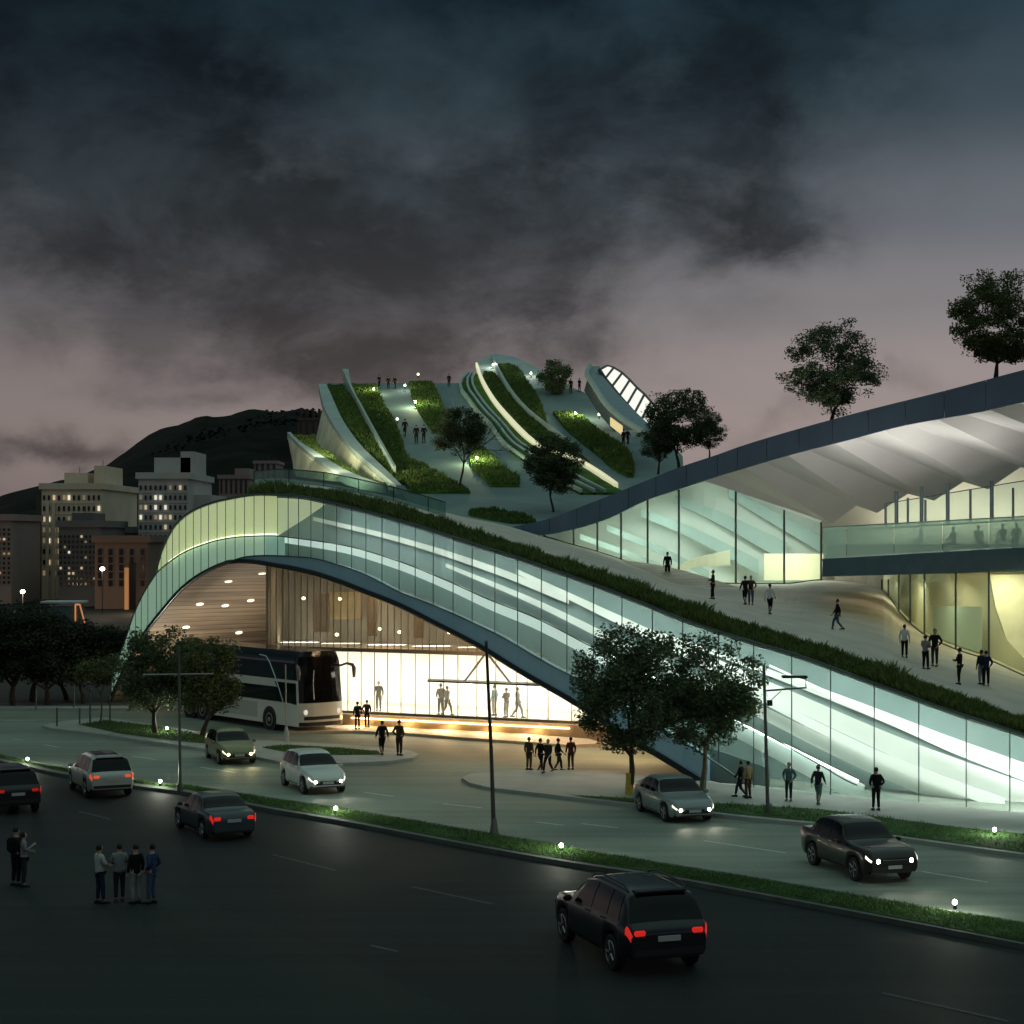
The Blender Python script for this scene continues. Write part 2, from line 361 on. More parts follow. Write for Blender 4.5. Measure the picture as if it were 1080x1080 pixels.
o = grass_patch('median_grass', med_s, 26000, .10, blade, rows, width=.018, seed=3)
tag(o, 'mown grass strip running along the raised median between the two roads', 'grass')

def island(name, outer, z=.14, m=pave):
    o = MB().prism([G(x, y, z) for x, y in outer], (0, 0, -.3)).build(name, m); tag(o, kind='structure'); return o
isl1 = [(44, 765), (70, 760), (110, 756.5), (160, 763), (220, 773), (260, 780), (298, 781.5), (350, 784.5), (400, 788), (430, 791), (442, 795), (436, 799), (410, 802.5), (376, 804), (340, 805), (304, 804.5), (269, 798), (218, 789.5), (170, 783), (133, 778), (90, 772), (55, 768)]
island('traffic_island', isl1, m=kerbm)
def lawn_poly(name, pts, z, n, h, label, seed, m=blade):
    poly = [G(x, y, z) for x, y in pts]
    xs_ = [p.x for p in poly]; ys_ = [p.y for p in poly]
    def inside(px, py):
        c = False; j = len(poly) - 1
        for i in range(len(poly)):
            if (poly[i].y > py) != (poly[j].y > py) and px < (poly[j].x - poly[i].x) * (py - poly[i].y) / (poly[j].y - poly[i].y) + poly[i].x: c = not c
            j = i
        return c
    def smp(r):
        x = r.uniform(min(xs_), max(xs_)); y = r.uniform(min(ys_), max(ys_))
        return Vector((x, y, z)) if inside(x, y) else None
    o = grass_patch(name, smp, n, h, m, None, seed=seed)
    me = o.data; bm = bmesh.new(); bm.from_mesh(me); f = bm.faces.new([bm.verts.new(p) for p in poly]); f.material_index = 1; bm.to_mesh(me); bm.free()
    return tag(o, label, 'grass')
lawn_poly('island_grass', [(84, 764), (110, 760), (160, 765), (218, 776), (216, 784), (170, 779.5), (125, 773)], .16, 9000, .12, 'green lawn on the kerbed island under the pair of street trees', 5)
lawn_poly('island_grass', [(276, 788), (300, 785.5), (350, 788), (398, 792), (402, 795.5), (360, 796), (310, 794.5)], .16, 5000, .08, 'narrow dim grass bed on the island in front of the coach', 6)
walk = [(487, 820), (497, 815.5), (547, 812.5), (610, 812), (669, 813), (720, 816), (760, 826), (797, 828), (860, 836), (960, 845), (1069, 856), (1200, 868), (1400, 885), (1400, 960), (1200, 921), (1080, 901), (947, 883), (863, 869), (780, 861), (720, 854), (669, 848), (620, 842.5), (574, 837), (519, 831), (495, 825.5)]
island('pavement', walk, m=mat('pavement_slabs', (.30, .32, .30), .7, var=.12, scale=.8, bump=.15))
verge = [(600, 838), (669, 842), (720, 845), (780, 848), (863, 853), (933, 862), (1016, 873), (1080, 879), (1200, 895), (1200, 916), (1080, 898.5), (947, 880.5), (863, 866.5), (780, 858.5), (720, 852), (669, 846.3), (620, 841)]
lawn_poly('verge_grass', verge, .16, 16000, .12, 'dark green verge between the pavement and the far road', 7)
# lane dashes
dash = MB()
for (x0, y0, x1, y1) in [(384, 835.5, 416, 840), (467, 847.5, 508, 852), (613, 868.5, 652, 873), (742, 886.5, 829, 899.5), (972, 919, 1042, 930.5), (4, 760, 37, 760.3), (13, 779.5, 24, 780.5), (46, 785.5, 63, 788), (140, 797.5, 165, 801), (211, 809, 249, 815), (566, 866.8, 594, 870.3)]:
    a = G(x0, y0, .004); b = G(x1, y1, .004); n = (b - a).normalized().cross(Vector((0, 0, 1))) * .06; dash.quad(a - n, b - n, b + n, a + n)
tag(dash.build('lane_markings', line_m), kind='structure')
dash = MB()
for (x0, y0, x1, y1) in [(83, 855.5, 116, 864), (287, 901, 354, 918), (434, 935, 520, 953.5), (391, 997, 420, 1003.5), (930, 1047, 1063, 1077)]:
    a = G(x0, y0, .010); b = G(x1, y1, .010); n = (b - a).normalized().cross(Vector((0, 0, 1))) * .06; dash.quad(a - n, b - n, b + n, a + n)
tag(dash.build('lane_markings', line_dim), kind='structure')
# far kerb on the left
o = MB().slab([[G(x, 744.5, .14) for x in (-300, 0, 135)], [G(x, 747, .14) for x in (-300, 0, 135)]], (0, 0, -.25)).build('kerb', kerbm); tag(o, kind='structure')

# ------------------------------------------------------------------ hill and city
hs = pchip([(-400, 545), (-120, 534), (0, 526), (28, 524), (83, 508), (119, 499), (139, 488), (167, 469), (194, 458), (222, 447), (250, 444.5), (272, 437), (300, 434.5), (340, 434), (400, 440), (520, 462), (700, 505), (900, 545), (1300, 556)])
rows = []
for Y, k in ((700, -.05), (760, .22), (850, .5), (960, .78), (1080, .97), (1150, 1.0), (1400, .9), (1900, .3)):
    r = []
    for x in frange(-400, 1300, 6):
        yy = hs(x); top = CAMZ + (HOR - yy) * 1150 / F; X = (x - CX) * 1150 / F
        z = top * k + (mnoise.fractal(Vector((X * .018, Y * .018, 0)), 1.0, 2.0, 5) * 7 * min(1, max(0, k)) if Y != 1150 else mnoise.fractal(Vector((X * .09, 0, 0)), 1.0, 2.0, 4) * 3.6 + max(0, mnoise.noise(Vector((X * .35, 3, 1)))) * 3.2)
        r.append(Vector((X * (Y / 1150) ** .5, Y, z)))
    rows.append(r)
o = MB().grid(rows).build('hill', mat('hill_scrub', (.010, .0125, .011), .95, var=.5, scale=.05, bump=.8, spec=.05), smooth=True); tag(o, kind='structure')
hr = random.Random(8); mb = MB()
for _ in range(2600):
    x = hr.uniform(20, 345); yy = hs(x); t = hr.random() ** 1.6; Y = 1150 - 230 * t
    top = CAMZ + (HOR - yy) * 1150 / F; z = top * (1 - .24 * t) + hr.uniform(-2, .5); c = Vector(((x - CX) * Y / F, Y - 4, z)); s = hr.uniform(.8, 2.2)
    k = len(mb.v); mb.v += [c + Vector((hr.uniform(-1, 1), hr.uniform(-1, 1), hr.uniform(-.6, .9))) * s for _ in range(4)]; mb.f += [(k, k+1, k+2), (k, k+2, k+3), (k, k+1, k+3)]
o = mb.build('hill_scrub', leaf_mat('scrub_leaves', (.005, .007, .006), (.014, .017, .013)), fix=False); tag(o, 'dark scrub covering the hillside behind the city', 'scrub', kind='stuff')

win_lit = [emis('window_lit_warm', (1, .80, .50), .45), emis('window_lit_white', (1, .92, .74), .75), emis('window_lit_dim', (1, .72, .42), .14), emis('window_lit_faint', (1, .78, .5), .08)]
win_dark = mat('window_dark', (.012, .014, .017), .2, var=0)
WINC = {}
def win_mesh(w, h, m):
    k = (round(w, 2), round(h, 2), m.name)
    if k not in WINC:
        me = MB().box((0, 0, 0), (w, .3, h)).mesh('window'); me.materials.append(m); WINC[k] = me
    return WINC[k]
def tower(name, x0, x1, ytop, Y, wall, label, cols, rows, lit=.2, base=HOR + 40, depth=18, tops=(), seed=0, side=None, wf=(.42, .44), litrows=(), rz=0.0, vmax=100, y0=None):
    rnd = random.Random(seed); a = P(x0, ytop, Y); b = P(x1, ytop, Y); W = b.x - a.x; H = a.z; cx = (a.x + b.x) / 2
    root = empty(name, (cx, Y + depth / 2, 0), label, 'building', None)
    for r in range(1, rows): MB().box((0, -depth / 2 - .06, H - 1.4 - (r - .5) * (H - 4) / rows), (W, .12, .16)).build('floor_band', wall, root)
    MB().box((0, 0, H / 2), (W, depth, H)).build('wall', wall, root)
    MB().box((0, 0, H + .5), (W + .8, depth + .8, 1.0)).build('parapet', wall, root)
    for (fx, fw, fh) in tops: MB().box((fx * W, 0, H + 1.0 + fh / 2), (fw * W, depth * .5, fh)).build('roof_block', wall, root); MB().tube([(fx * W + .3, -depth * .2, H + 1), (fx * W + .3, -depth * .2, H + fh + 2.0)], .05, 5).build('aerial', steel_dark, root)
    cells = [(r, c) for r in range(rows) for c in range(cols)]
    for r, c in cells[:vmax]:
        pw = W / cols; ph = (H - 4) / rows; z = H - 1.4 - r * ph; x = -W / 2 + pw * (c + .5)
        L = rnd.random() < (lit * 3.2 if r in litrows else lit)
        m = rnd.choice(win_lit) if L else win_dark
        o = D.objects.new('window', win_mesh(pw * wf[0], ph * wf[1], m)); COL.objects.link(o); o.parent = root; o.location = (x, -depth / 2 - .05, z)
    return root
w_beige = mat('tower_beige', (.66, .55, .42), .85, var=.15, scale=.1)
w_grey = mat('tower_grey', (.15, .15, .155), .85, var=.15, scale=.1)
w_brick = mat('tower_brick', (.16, .115, .095), .85, var=.15, scale=.1)
w_pink = mat('tower_pink', (.30, .23, .215), .85, var=.15, scale=.1)
w_pale = mat('tower_pale', (.46, .45, .44), .85, var=.15, scale=.1)
t = tower('apartment_tower', -18, 12, 549, 294, w_pink, 'narrow pinkish grey tower cut by the left edge of the view', 6, 12, .18, seed=1)
t = tower('apartment_tower', 44, 107, 516, 315, w_beige, 'broad beige tower with a roof mast and rows of lit windows', 12, 8, .36, seed=2, tops=((-.1, .4, 2.0), (.3, .18, 3.2)), litrows=(3, 4), depth=30)
MB().tube([(-1.5, 0, 17), (-1.5, 0, 20.6)], .10, 6).build('mast', steel_dark, t)
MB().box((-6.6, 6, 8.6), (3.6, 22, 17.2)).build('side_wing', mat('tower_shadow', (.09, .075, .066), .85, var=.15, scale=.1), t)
for sx in (-3.9, -2.9): MB().box((sx, -15.3, 8), (.45, .5, 16)).build('pilaster', w_beige, t)
t = tower('apartment_tower', 62, 106, 556, 284, w_grey, 'short dark grey block in front of the beige tower', 10, 10, .16, seed=3, tops=((-.1, .5, 1.2),))
t = tower('office_block', 100, 156, 572, 274, w_brick, 'reddish brick block with an orange lit vertical recess', 5, 5, .05, seed=4, wf=(.35, .75), depth=24)
MB().box((P(134, 600, 274).x - t.location.x, -12.2, 2), (.6, .4, 8)).build('lit_pier', emis('sodium_strip', (1, .50, .20), .08), t)
MB().box((P(140, 600, 274).x - t.location.x, -12.15, 2.5), (.9, .3, 8.5)).build('recess', win_dark, t)
t = tower('apartment_tower', 146, 198, 505, 300, w_pale, 'tall pale tower with stepped top behind the glass arch', 10, 10, .18, seed=5, tops=((.05, .75, 2.6), (.36, .28, 3.6)), litrows=(0, 3, 7, 9), depth=24)
MB().box((5.2, 2, 8.6), (3, 16, 17.2)).build('side_wing', w_pale, t)
t = tower('office_block', 88, 152, 562, 306, w_grey, 'low dark roofed block between the two tall towers', 8, 2, .05, seed=6)
t = tower('hillside_house', 231, 262, 505, 480, w_pink, 'reddish house with a stepped roof low on the hillside', 6, 2, .0, seed=7, tops=((.2, .5, 1.8),))
t = tower('hillside_house', 268, 292, 489, 640, w_pink, 'small dull red house higher on the dark hill', 4, 2, .0, seed=9)
t = tower('hillside_house', 314, 340, 443, 900, mat('house_brown', (.10, .075, .06), .85, var=.1), 'brown house on the hill crest beside the green roof', 4, 2, .0, seed=10)
# sodium lamps at the foot of the towers
for i, (x, y, Y) in enumerate(((24, 624, 268), (158, 625, 262), (108, 600, 258))):
    p = P(x, y, Y); r = empty('street_lamp', (p.x, p.y, 0), ('lit lamp low in the gap left of the beige tower', 'lit lamp beside the brick block near the arch', 'pair of white lamps against the brick block')[i], 'street lamp', 'lit lamps at the foot of the towers')
    MB().tube([(0, 0, 0), (0, 0, p.z)], .08, 6).build('pole', steel_dark, r)
    mb = MB(); mb.lathe([(.02, -.3), (.3, -.15), (.36, .05), (.2, .25), (.02, .3)], 10, Matrix.Translation((0, 0, p.z)))
    mb.build('lamp_head', emis('lamp_white', (1, .95, .8), 6), r)
    point('lamp', p + Vector((0, -.8, -.2)), (1300, 1100, 380)[i], (1, .68, .42), .3)
# glazed kiosk above the dark trees
k0 = P(72, 650, 150); r = empty('glass_kiosk', (k0.x, k0.y, 0), 'small glazed kiosk with an orange frame above the dark trees', 'kiosk')
MB().box((0, 0, 2.0), (2.9, 2.2, 4.0)).build('base', w_grey, r)
MB().box((-.2, 0, 4.55), (2.5, 2.0, 1.1)).build('glass_box', mat('kiosk_glass', (.10, .16, .17), .15, var=.2, scale=3), r)
MB().slab([[Vector((-1.9, -1.3, 5.3)), Vector((1.3, -1.3, 5.3))], [Vector((-1.9, 1.3, 5.3)), Vector((1.3, 1.3, 5.3))]], (0, 0, .14)).build('roof', mat('kiosk_roof', (.6, .62, .62), .5), r)
mb = MB()
for a, b in (((1.2, -1.25, 5.2), (1.75, -1.25, 3.1)), ((.85, -1.25, 5.2), (.85, -1.25, 3.1)), ((.85, -1.25, 3.15), (1.75, -1.25, 3.15)), ((.85, -1.25, 5.2), (1.2, -1.25, 5.2))): mb.tube([a, b], .07, 6)
mb.build('orange_frame', emis('orange_neon', (1, .38, .14), .45), r)

# ------------------------------------------------------------------ arched hall
def yb(x):                            # foot of the facade in the picture plane of the survey
    x0, x1, x2, a, b, c = 132, 797, 1069, 744, 833, 859
    return a*(x-x1)*(x-x2)/((x0-x1)*(x0-x2)) + b*(x-x0)*(x-x2)/((x1-x0)*(x1-x2)) + c*(x-x0)*(x-x1)/((x2-x0)*(x2-x1))
def Yf(x): return F * CAMZ / (yb(x) - HOR)
T = pchip([(165, 606), (168, 592), (173, 577), (187, 552), (209, 536), (239, 526.5), (275, 521.5), (314, 523), (350, 530), (391, 540), (447, 556), (502, 574), (547, 588), (580, 599.5), (619, 613), (674, 634), (724, 654), (780, 672.5), (836, 689), (919, 719), (1002, 749), (1080, 774.5), (1140, 797)])
C = pchip([(165.5, 604.5), (179, 593), (195, 582.5), (213, 575), (234, 569), (256, 566), (287, 565), (308, 567), (363, 575), (419, 591), (474, 613), (516, 632), (560, 649), (627, 683), (680, 711), (740, 741), (800, 770), (860, 803), (905, 828), (980, 847), (1069, 858.5), (1140, 868)])
LT = pchip([(117, 722), (121, 706), (132, 677), (142, 647), (153, 624), (165.5, 604.5)])     # outer edge of the foot
B = pchip([(117, 740), (121, 731), (132, 708), (150, 674), (176, 640), (192, 622), (213, 606), (240, 593.5), (263, 587), (280, 586), (326, 588), (356, 595), (387, 606), (420, 623), (463, 640), (535, 674), (574, 697), (622, 722), (680, 757), (745, 797), (797, 832.2)])
LW = pchip([(240, 594.5), (253, 591.5), (298, 597), (331, 604), (359, 613), (387, 624), (420, 637), (460, 657), (508, 682), (547, 706), (616, 746), (660, 776), (702, 800), (745, 827)])
def low_edge(x): return B(x) if x < 246 else (LW(x) if x < 745 else yb(x) - .3)
NRM = Vector((.73, .68, 0)).normalized()
hall_at = P(540, 700, 95); hall_at.z = 0
hall = empty('arched_hall', hall_at, 'long glass hall sweeping up in an arch over the coach', 'building', world=True)
glass_clear = glass_mat('hall_glass', (.86, .93, .905), .10, .16, .07, (.66, .82, .77))
glass_low = glass_mat('hall_glass_low', (.72, .85, .83), .10, .16, .10, (.48, .68, .66))
glass_frit = glass_mat('hall_glass_fritted', (.93, .97, .85), .06, .05, .12, (.85, .95, .7))
fascia_blue = mat('fascia_panel', (.24, .40, .48), .3, metal=.1, var=.12, scale=.5, emit=.035, ecol=(.42, .80, .95))  # faint glow put into the panel to lift the dark band; no lamp behind
mx_u = [166, 171, 177, 183, 190, 197, 205, 213, 221, 230, 239, 249, 259, 269, 280, 294, 305, 316, 329, 342, 356, 372, 387, 404, 422, 439, 458, 479, 499, 523, 547, 572, 599, 627, 657, 689, 721, 759, 796, 836, 877, 923, 970, 1020, 1066, 1112]
mx_l = [118, 121, 126, 132, 138, 144, 150, 157] + mx_u
def fold(x): return 0.7 if x < 620 else max(0, .7 - (x - 620) * .0035)   # the crease stands proud of the top edge
def pt_top(x): return P(x, T(x), Yf(x))
def pt_cre(x): return P(x, C(x), Yf(x) - fold(x))
def pt_low(x): return P(x, B(x) if x < 797 else yb(x) - .3, Yf(x) - .15)
def pt_lt(x): return P(x, LT(x), Yf(x) - .4) if x < 165.5 else pt_cre(x)
def strip(fa, fb, x0, x1, st=6): xs = frange(x0, x1, st); return [[fa(x) for x in xs], [fb(x) for x in xs]]
for i in range(len(mx_u) - 1):
    x0, x1 = mx_u[i], mx_u[i+1]
    n = 2 if x1 - x0 < 14 else 3
    xx = [x0 + (x1 - x0) * k / n for k in range(n + 1)]
    MB().grid([[pt_top(x) for x in xx], [pt_cre(x) for x in xx]]).build('glass_panel', glass_frit if x1 < 300 else glass_clear, hall, fix=False)
for i in range(len(mx_l) - 1):
    x0, x1 = mx_l[i], mx_l[i+1]
    if x0 >= 970: continue
    n = 2 if x1 - x0 < 14 else 3
    xx = [x0 + (x1 - x0) * k / n for k in range(n + 1)]
    if C(x0) + 3 > (B(x0) if x0 < 797 else yb(x0)): continue
    MB().grid([[pt_lt(x) for x in xx], [pt_low(x) for x in xx]]).build('lower_glass_panel', glass_frit if x1 < 285 else glass_low, hall, fix=False)
# frames: posts and rails in one connected grille
mb = MB(); out = Vector((-.05, -.06, 0))
xs = frange(166, 1112, 6)
mb.tube([pt_top(x) + out for x in xs], .06, 6); mb.tube([pt_cre(x) + out for x in frange(166, 905, 6)], .035, 5)
for x in mx_u: mb.tube([pt_top(x) + out, pt_cre(x) + out], .022 if x < 300 else .025, 5)
mb.build('upper_frame', mullion_m, hall)
mb = MB()
mb.tube([pt_low(x) + out for x in frange(118, 797, 6)], .05, 5); mb.tube([pt_lt(x) + out for x in frange(118, 905, 5)], .03, 5)
for x in mx_l:
    if x < 905: mb.tube([pt_lt(x) + out, pt_low(x) + out], .022 if x < 300 else .025, 5)
mb.build('lower_frame', mullion_m, hall)
# blue lower fascia under the glass
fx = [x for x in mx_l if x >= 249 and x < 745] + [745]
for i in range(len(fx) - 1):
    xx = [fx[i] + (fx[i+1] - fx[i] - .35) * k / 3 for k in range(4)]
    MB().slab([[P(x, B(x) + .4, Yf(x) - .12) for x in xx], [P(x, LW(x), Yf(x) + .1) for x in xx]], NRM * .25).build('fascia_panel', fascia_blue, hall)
# vault: the soffit carried back under the roof
vx = frange(117, 752, 5)
def vault_pt(x, d):
    p = P(x, low_edge(x) if x < 745 else 830, Yf(x) + .12); return p + NRM * d
rows = [[vault_pt(x, d) for x in vx] for d in (0.0, 1.0, 3, 6, 10, 15, 21, 28)]
me = MB().grid(rows); o = me.build('vault', plank_mat('vault_boards', (.25, .20, .15), (.07, .055, .042), 1.0), hall, smooth=True, fix=False)
uvl = o.data.uv_layers.new(name='UVMap'); m_ = len(vx)
arc = [0]
for i in range(1, m_): arc.append(arc[-1] + (rows[0][i] - rows[0][i-1]).length)
dd = (0.0, 1.0, 3, 6, 10, 15, 21, 28)
for lp in o.data.loops: vi = lp.vertex_index; uvl.data[lp.index].uv = (arc[vi % m_] * 1.9, dd[vi // m_])
# dark lip along the arch edge
MB().tube([vault_pt(x, -.1) for x in frange(117, 745, 6)], .13, 6).build('arch_lip', steel_dark, hall)
# downlights in the vault
dl = MB(); spots = []
def proj(p): return (CX + p.x * F / p.y, HOR + (CAMZ - p.z) * F / p.y)
grid_ = [(x, d) + proj(vault_pt(x, d)) for x in np.arange(120, 330, 2.0) for d in np.arange(.6, 24, .4)]
for (u, v) in ((239, 612), (211, 636), (265, 633), (276, 603), (251, 666), (291, 614), (239, 639), (196, 660)):
    x, d = min(grid_, key=lambda q: (q[2] - u) ** 2 + (q[3] - v) ** 2)[:2]
    a = vault_pt(x, d); b = vault_pt(x + 2, d); tng = (b - a).normalized(); nn = NRM.cross(tng).normalized()
    if nn.dot(Vector((0, 0, -1)) + Vector((.6, -.5, 0))) < 0: nn = -nn
    c = a + nn * .06
    m = MB().prism([c + NRM * .26 * math.cos(q) + tng * .15 * math.sin(q) for q in np.linspace(0, math.tau, 12, endpoint=False)], -nn * .04)
    m.build('downlight', emis('downlight_glow', (1, .9, .72), 1.3), hall); spots.append((c, nn))
for (x, y, pw) in ((-17.5, 113, 330), (-14.5, 117, 230), (-20.5, 116.5, 200)): area('vault_fill', (x, y, .9), 1.2, pw, (1, .86, .66), (-.35, -.1, 1))  # added fill to lighten the vault; no fixture stands here
# --- hall front wall (glass) set back under the vault
def Yw(x): return 1.0 / (.009479 + (x - 370) * 2.38e-6)
PLZ = .75
def wallp(x, z): Y = Yw(x); return Vector(((x - CX) * Y / F, Y, z))
FD = Vector((NRM.y, -NRM.x, 0))
fs = [(P(x, low_edge(x), Yf(x))) for x in frange(250, 744, 6)]
ft = [p.dot(FD) for p in fs]; fz = [p.z for p in fs]
def vault_z(p): return float(np.interp(p.dot(FD), ft, fz))
wx = [285, 298, 311, 324, 338, 352, 367, 381, 395, 409, 423, 438, 453, 468, 483, 503, 523, 545, 556, 578, 603, 625, 640]
bright_glass = glass_mat('hall_wall_glass', (.95, .97, .92), .06, .03, .10, (.95, .95, .85))
dim_glass = glass_mat('hall_upper_glass', (.74, .73, .66), .10, .04, .22, (.46, .44, .39))  # film raised to put a haze over the upper lobby
mbf = MB()
for i in range(len(wx) - 1):
    a, b = wx[i], wx[i+1]
    za = min(vault_z(wallp(a, 0)), 9.3); zb = min(vault_z(wallp(b, 0)), 9.3)
    if za > 1.2 and zb > 1.0: MB().quad(wallp(a, PLZ), wallp(b, PLZ), wallp(b, min(4.15, zb)), wallp(a, min(4.15, za))).build('lobby_glass', bright_glass, hall, fix=False)
    if za > 4.6 and zb > 4.5: MB().quad(wallp(a, 4.35), wallp(b, 4.35), wallp(b, zb), wallp(a, za)).build('upper_lobby_glass', dim_glass, hall, fix=False)
for a in sorted(wx + [(p_ + q_) / 2 for p_, q_ in zip(wx, wx[1:])]):
    za = min(vault_z(wallp(a, 0)), 9.3)
    if za > 1 and (a in wx or za > 4.6): mbf.tube([wallp(a, PLZ if a in wx else 4.36) + Vector((0, -.05, 0)), wallp(a, za) + Vector((0, -.05, 0))], .028, 5)
mbf.slab([[wallp(x, 4.15) + Vector((0, -.1, 0)) for x in (285, 400, 518)], [wallp(x, 4.36) + Vector((0, -.1, 0)) for x in (285, 400, 518)]], (0, .15, 0))
mbf.slab([[wallp(x, PLZ) + Vector((0, -.08, 0)) for x in (285, 400, 640)], [wallp(x, PLZ + .12) + Vector((0, -.08, 0)) for x in (285, 400, 640)]], (0, .12, 0))
mbf.build('lobby_frame', mat('lobby_mullion', (.22, .2, .16), .5, metal=.3, var=.1), hall)
# lobby rooms behind the glass
def wallb(x, z, d): return wallp(x, z) + Vector((.03 * d, d, 0))
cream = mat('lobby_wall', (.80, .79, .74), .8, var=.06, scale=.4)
LX = frange(283, 660, 25)
MB().slab([[wallb(x, PLZ, -.05) for x in LX], [wallb(x, PLZ, 9) for x in LX]], (0, 0, -.2)).build('lobby_floor', mat('lobby_floor', (.5, .46, .36), .35, var=.1), hall)
MB().slab([[wallb(x, 4.2, .12) for x in frange(283, 545, 25)], [wallb(x, 4.2, 9) for x in frange(283, 545, 25)]], (0, 0, .12)).build('upper_floor', cream, hall)
MB().slab([[wallb(x, PLZ, 7) for x in LX], [wallb(x, 4.2, 7) for x in LX]], (0, .2, 0)).build('lobby_back_wall', cream, hall)
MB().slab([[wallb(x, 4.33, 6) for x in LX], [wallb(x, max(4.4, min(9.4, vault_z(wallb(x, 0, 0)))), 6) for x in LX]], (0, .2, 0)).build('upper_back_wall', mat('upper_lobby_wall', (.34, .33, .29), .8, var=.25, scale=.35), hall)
MB().slab([[wallb(283, PLZ, 0.1), wallb(283, 9.6, 0.1)], [wallb(283, PLZ, 9), wallb(283, 9.6, 9)]], (-.15, 0, 0)).build('lobby_end_wall', mat('end_wall', (.33, .29, .22), .8, var=.15), hall)
for (x0, x1, z0, z1, d) in ((322, 338, 5.0, 7.2, 4), (382, 392, 4.9, 7.4, 3), (430, 441, 4.8, 6.6, 4)): MB().box((wallb((x0+x1)/2, (z0+z1)/2, d)), ((x1-x0)*.052, .6, z1-z0)).build('interior_column', mat('interior_brown', (.22, .19, .145), .7, var=.2), hall)
MB().box(wallb(348, 6.5, 5.2), (2.4, .4, 1.6)).build('interior_panel', mat('interior_amber', (.50, .42, .24), .6, var=.2), hall)
lm = emis('lobby_lamp_glow', (1, .85, .55), 9)
for (x, z, d) in ((315, 7.0, 2), (354, 7.0, 2), (352, 5.0, 1.4), (425, 6.9, 3), (438, 6.5, 3), (395, 5.3, 3), (470, 5.2, 3), (418, 5.2, 2)):
    p = wallb(x, z, d); MB().lathe([(.02, -.09), (.10, -.04), (.10, .04), (.02, .09)], 8, Matrix.Translation(p)).build('interior_lamp', lm, hall)
for k, x in enumerate((305, 350, 400, 450, 500, 550, 600)):
    area('lobby_light', wallb(x, 4.05, 3.2), 2.2, 330, (1, .94, .82), (0, .25, -1), sy=3)
    if x < 520: area('upper_lobby_light', wallb(x, 8.6, 2.5), 1.5, 22, (1, .86, .64), (0, .3, -1))
# plinth and the lit drop-off kerb
MB().slab([[wallp(x, 0) + Vector((0, -.75, 0)) for x in LX], [wallp(x, PLZ - .02) + Vector((0, -.75, 0)) for x in LX]], (0, .7, 0)).build('plinth', mat('plinth_stone', (.30, .24, .17), .7, var=.15, scale=.6, bump=.15), hall)
MB().tube([wallp(x, .55) + Vector((0, -.82, 0)) for x in frange(372, 600, 12)], .03, 6).build('plinth_light_strip', emis('strip_amber', (1, .62, .24), 14), hall)
for x in (385, 430, 475, 520, 565): area('plinth_light', wallp(x, .6) + Vector((0, -.95, 0)), 1.8, 75, (1, .60, .25), (0, -.5, -1), sy=.1)
dk = [(300, 768), (372, 764), (430, 766), (520, 771), (572, 775.5), (620, 779), (640, 784), (600, 785.5), (572, 783.5), (500, 778.5), (430, 773), (372, 770.5), (300, 772)]
o = MB().prism([G(x, y, .15) for x, y in dk], (0, 0, -.3)).build('dropoff_kerb', mat('dropoff_stone', (.46, .40, .30), .6, var=.12)); tag(o, kind='structure')
# thin canopy with hanging struts
MB().slab([[wallp(x, 2.75) + Vector((0, -1.6, 0)) for x in (452, 500, 578)], [wallp(x, 2.75) + Vector((0, -.1, 0)) for x in (452, 500, 578)]], (0, 0, .08)).build('canopy', steel_dark, hall)
pk = P(513, 688, Yf(513) + .3)
for x in (490, 539): MB().tube([wallp(x, 2.8) + Vector((0, -1.5, 0)), pk], .06, 6).build('canopy_strut', steel_dark, hall)
for k, (x, d) in enumerate(((330, 5), (400, 6), (470, 6), (540, 5), (600, 4.5))):     # warm light thrown down from under the arch
    a = vault_pt(x, d); area('arch_light', a + Vector((0, 0, -.35)), .8, (160, 260, 260, 210, 110)[k], (1, .66, .36), (0, -.1, -1))

# --- inside the ribbon: lit back panel, ramps and light lines
pale = mat('gallery_white', (.74, .80, .76), .7, var=.06, scale=.3)
teal = mat('gallery_teal', (.21, .30, .30), .6, var=.12, scale=.3)
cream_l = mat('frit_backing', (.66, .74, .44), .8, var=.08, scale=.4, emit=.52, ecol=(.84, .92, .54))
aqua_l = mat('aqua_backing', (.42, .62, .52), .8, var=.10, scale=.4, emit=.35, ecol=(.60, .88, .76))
gx = frange(292, 1150, 8)
def lowB(x): return (B(x) if x < 797 else yb(x)) - .5
fq = [(t, 167 + t * 178, 167 + t * 126) for t in np.linspace(0, 1, 46)]
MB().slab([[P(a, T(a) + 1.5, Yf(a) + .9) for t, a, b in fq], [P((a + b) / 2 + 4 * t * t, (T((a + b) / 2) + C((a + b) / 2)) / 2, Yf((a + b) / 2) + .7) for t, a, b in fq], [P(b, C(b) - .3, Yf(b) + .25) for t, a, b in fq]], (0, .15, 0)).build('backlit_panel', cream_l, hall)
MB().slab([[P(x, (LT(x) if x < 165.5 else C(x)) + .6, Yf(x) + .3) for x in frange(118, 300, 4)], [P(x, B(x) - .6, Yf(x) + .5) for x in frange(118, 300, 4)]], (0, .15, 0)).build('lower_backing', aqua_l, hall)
MB().slab([[P(x, T(x) + 1, Yf(x) + 4.2) for x in gx], [P(x, lowB(x), Yf(x) + 4.2) for x in gx]], (0, .2, 0)).build('gallery_back_wall', teal, hall)
MB().slab([[P(x, T(x) + .5, Yf(x) + .1) for x in gx], [P(x, T(x) + 1.0, Yf(x) + 4.4) for x in gx]], (0, 0, -.14)).build('gallery_roof', pale, hall)
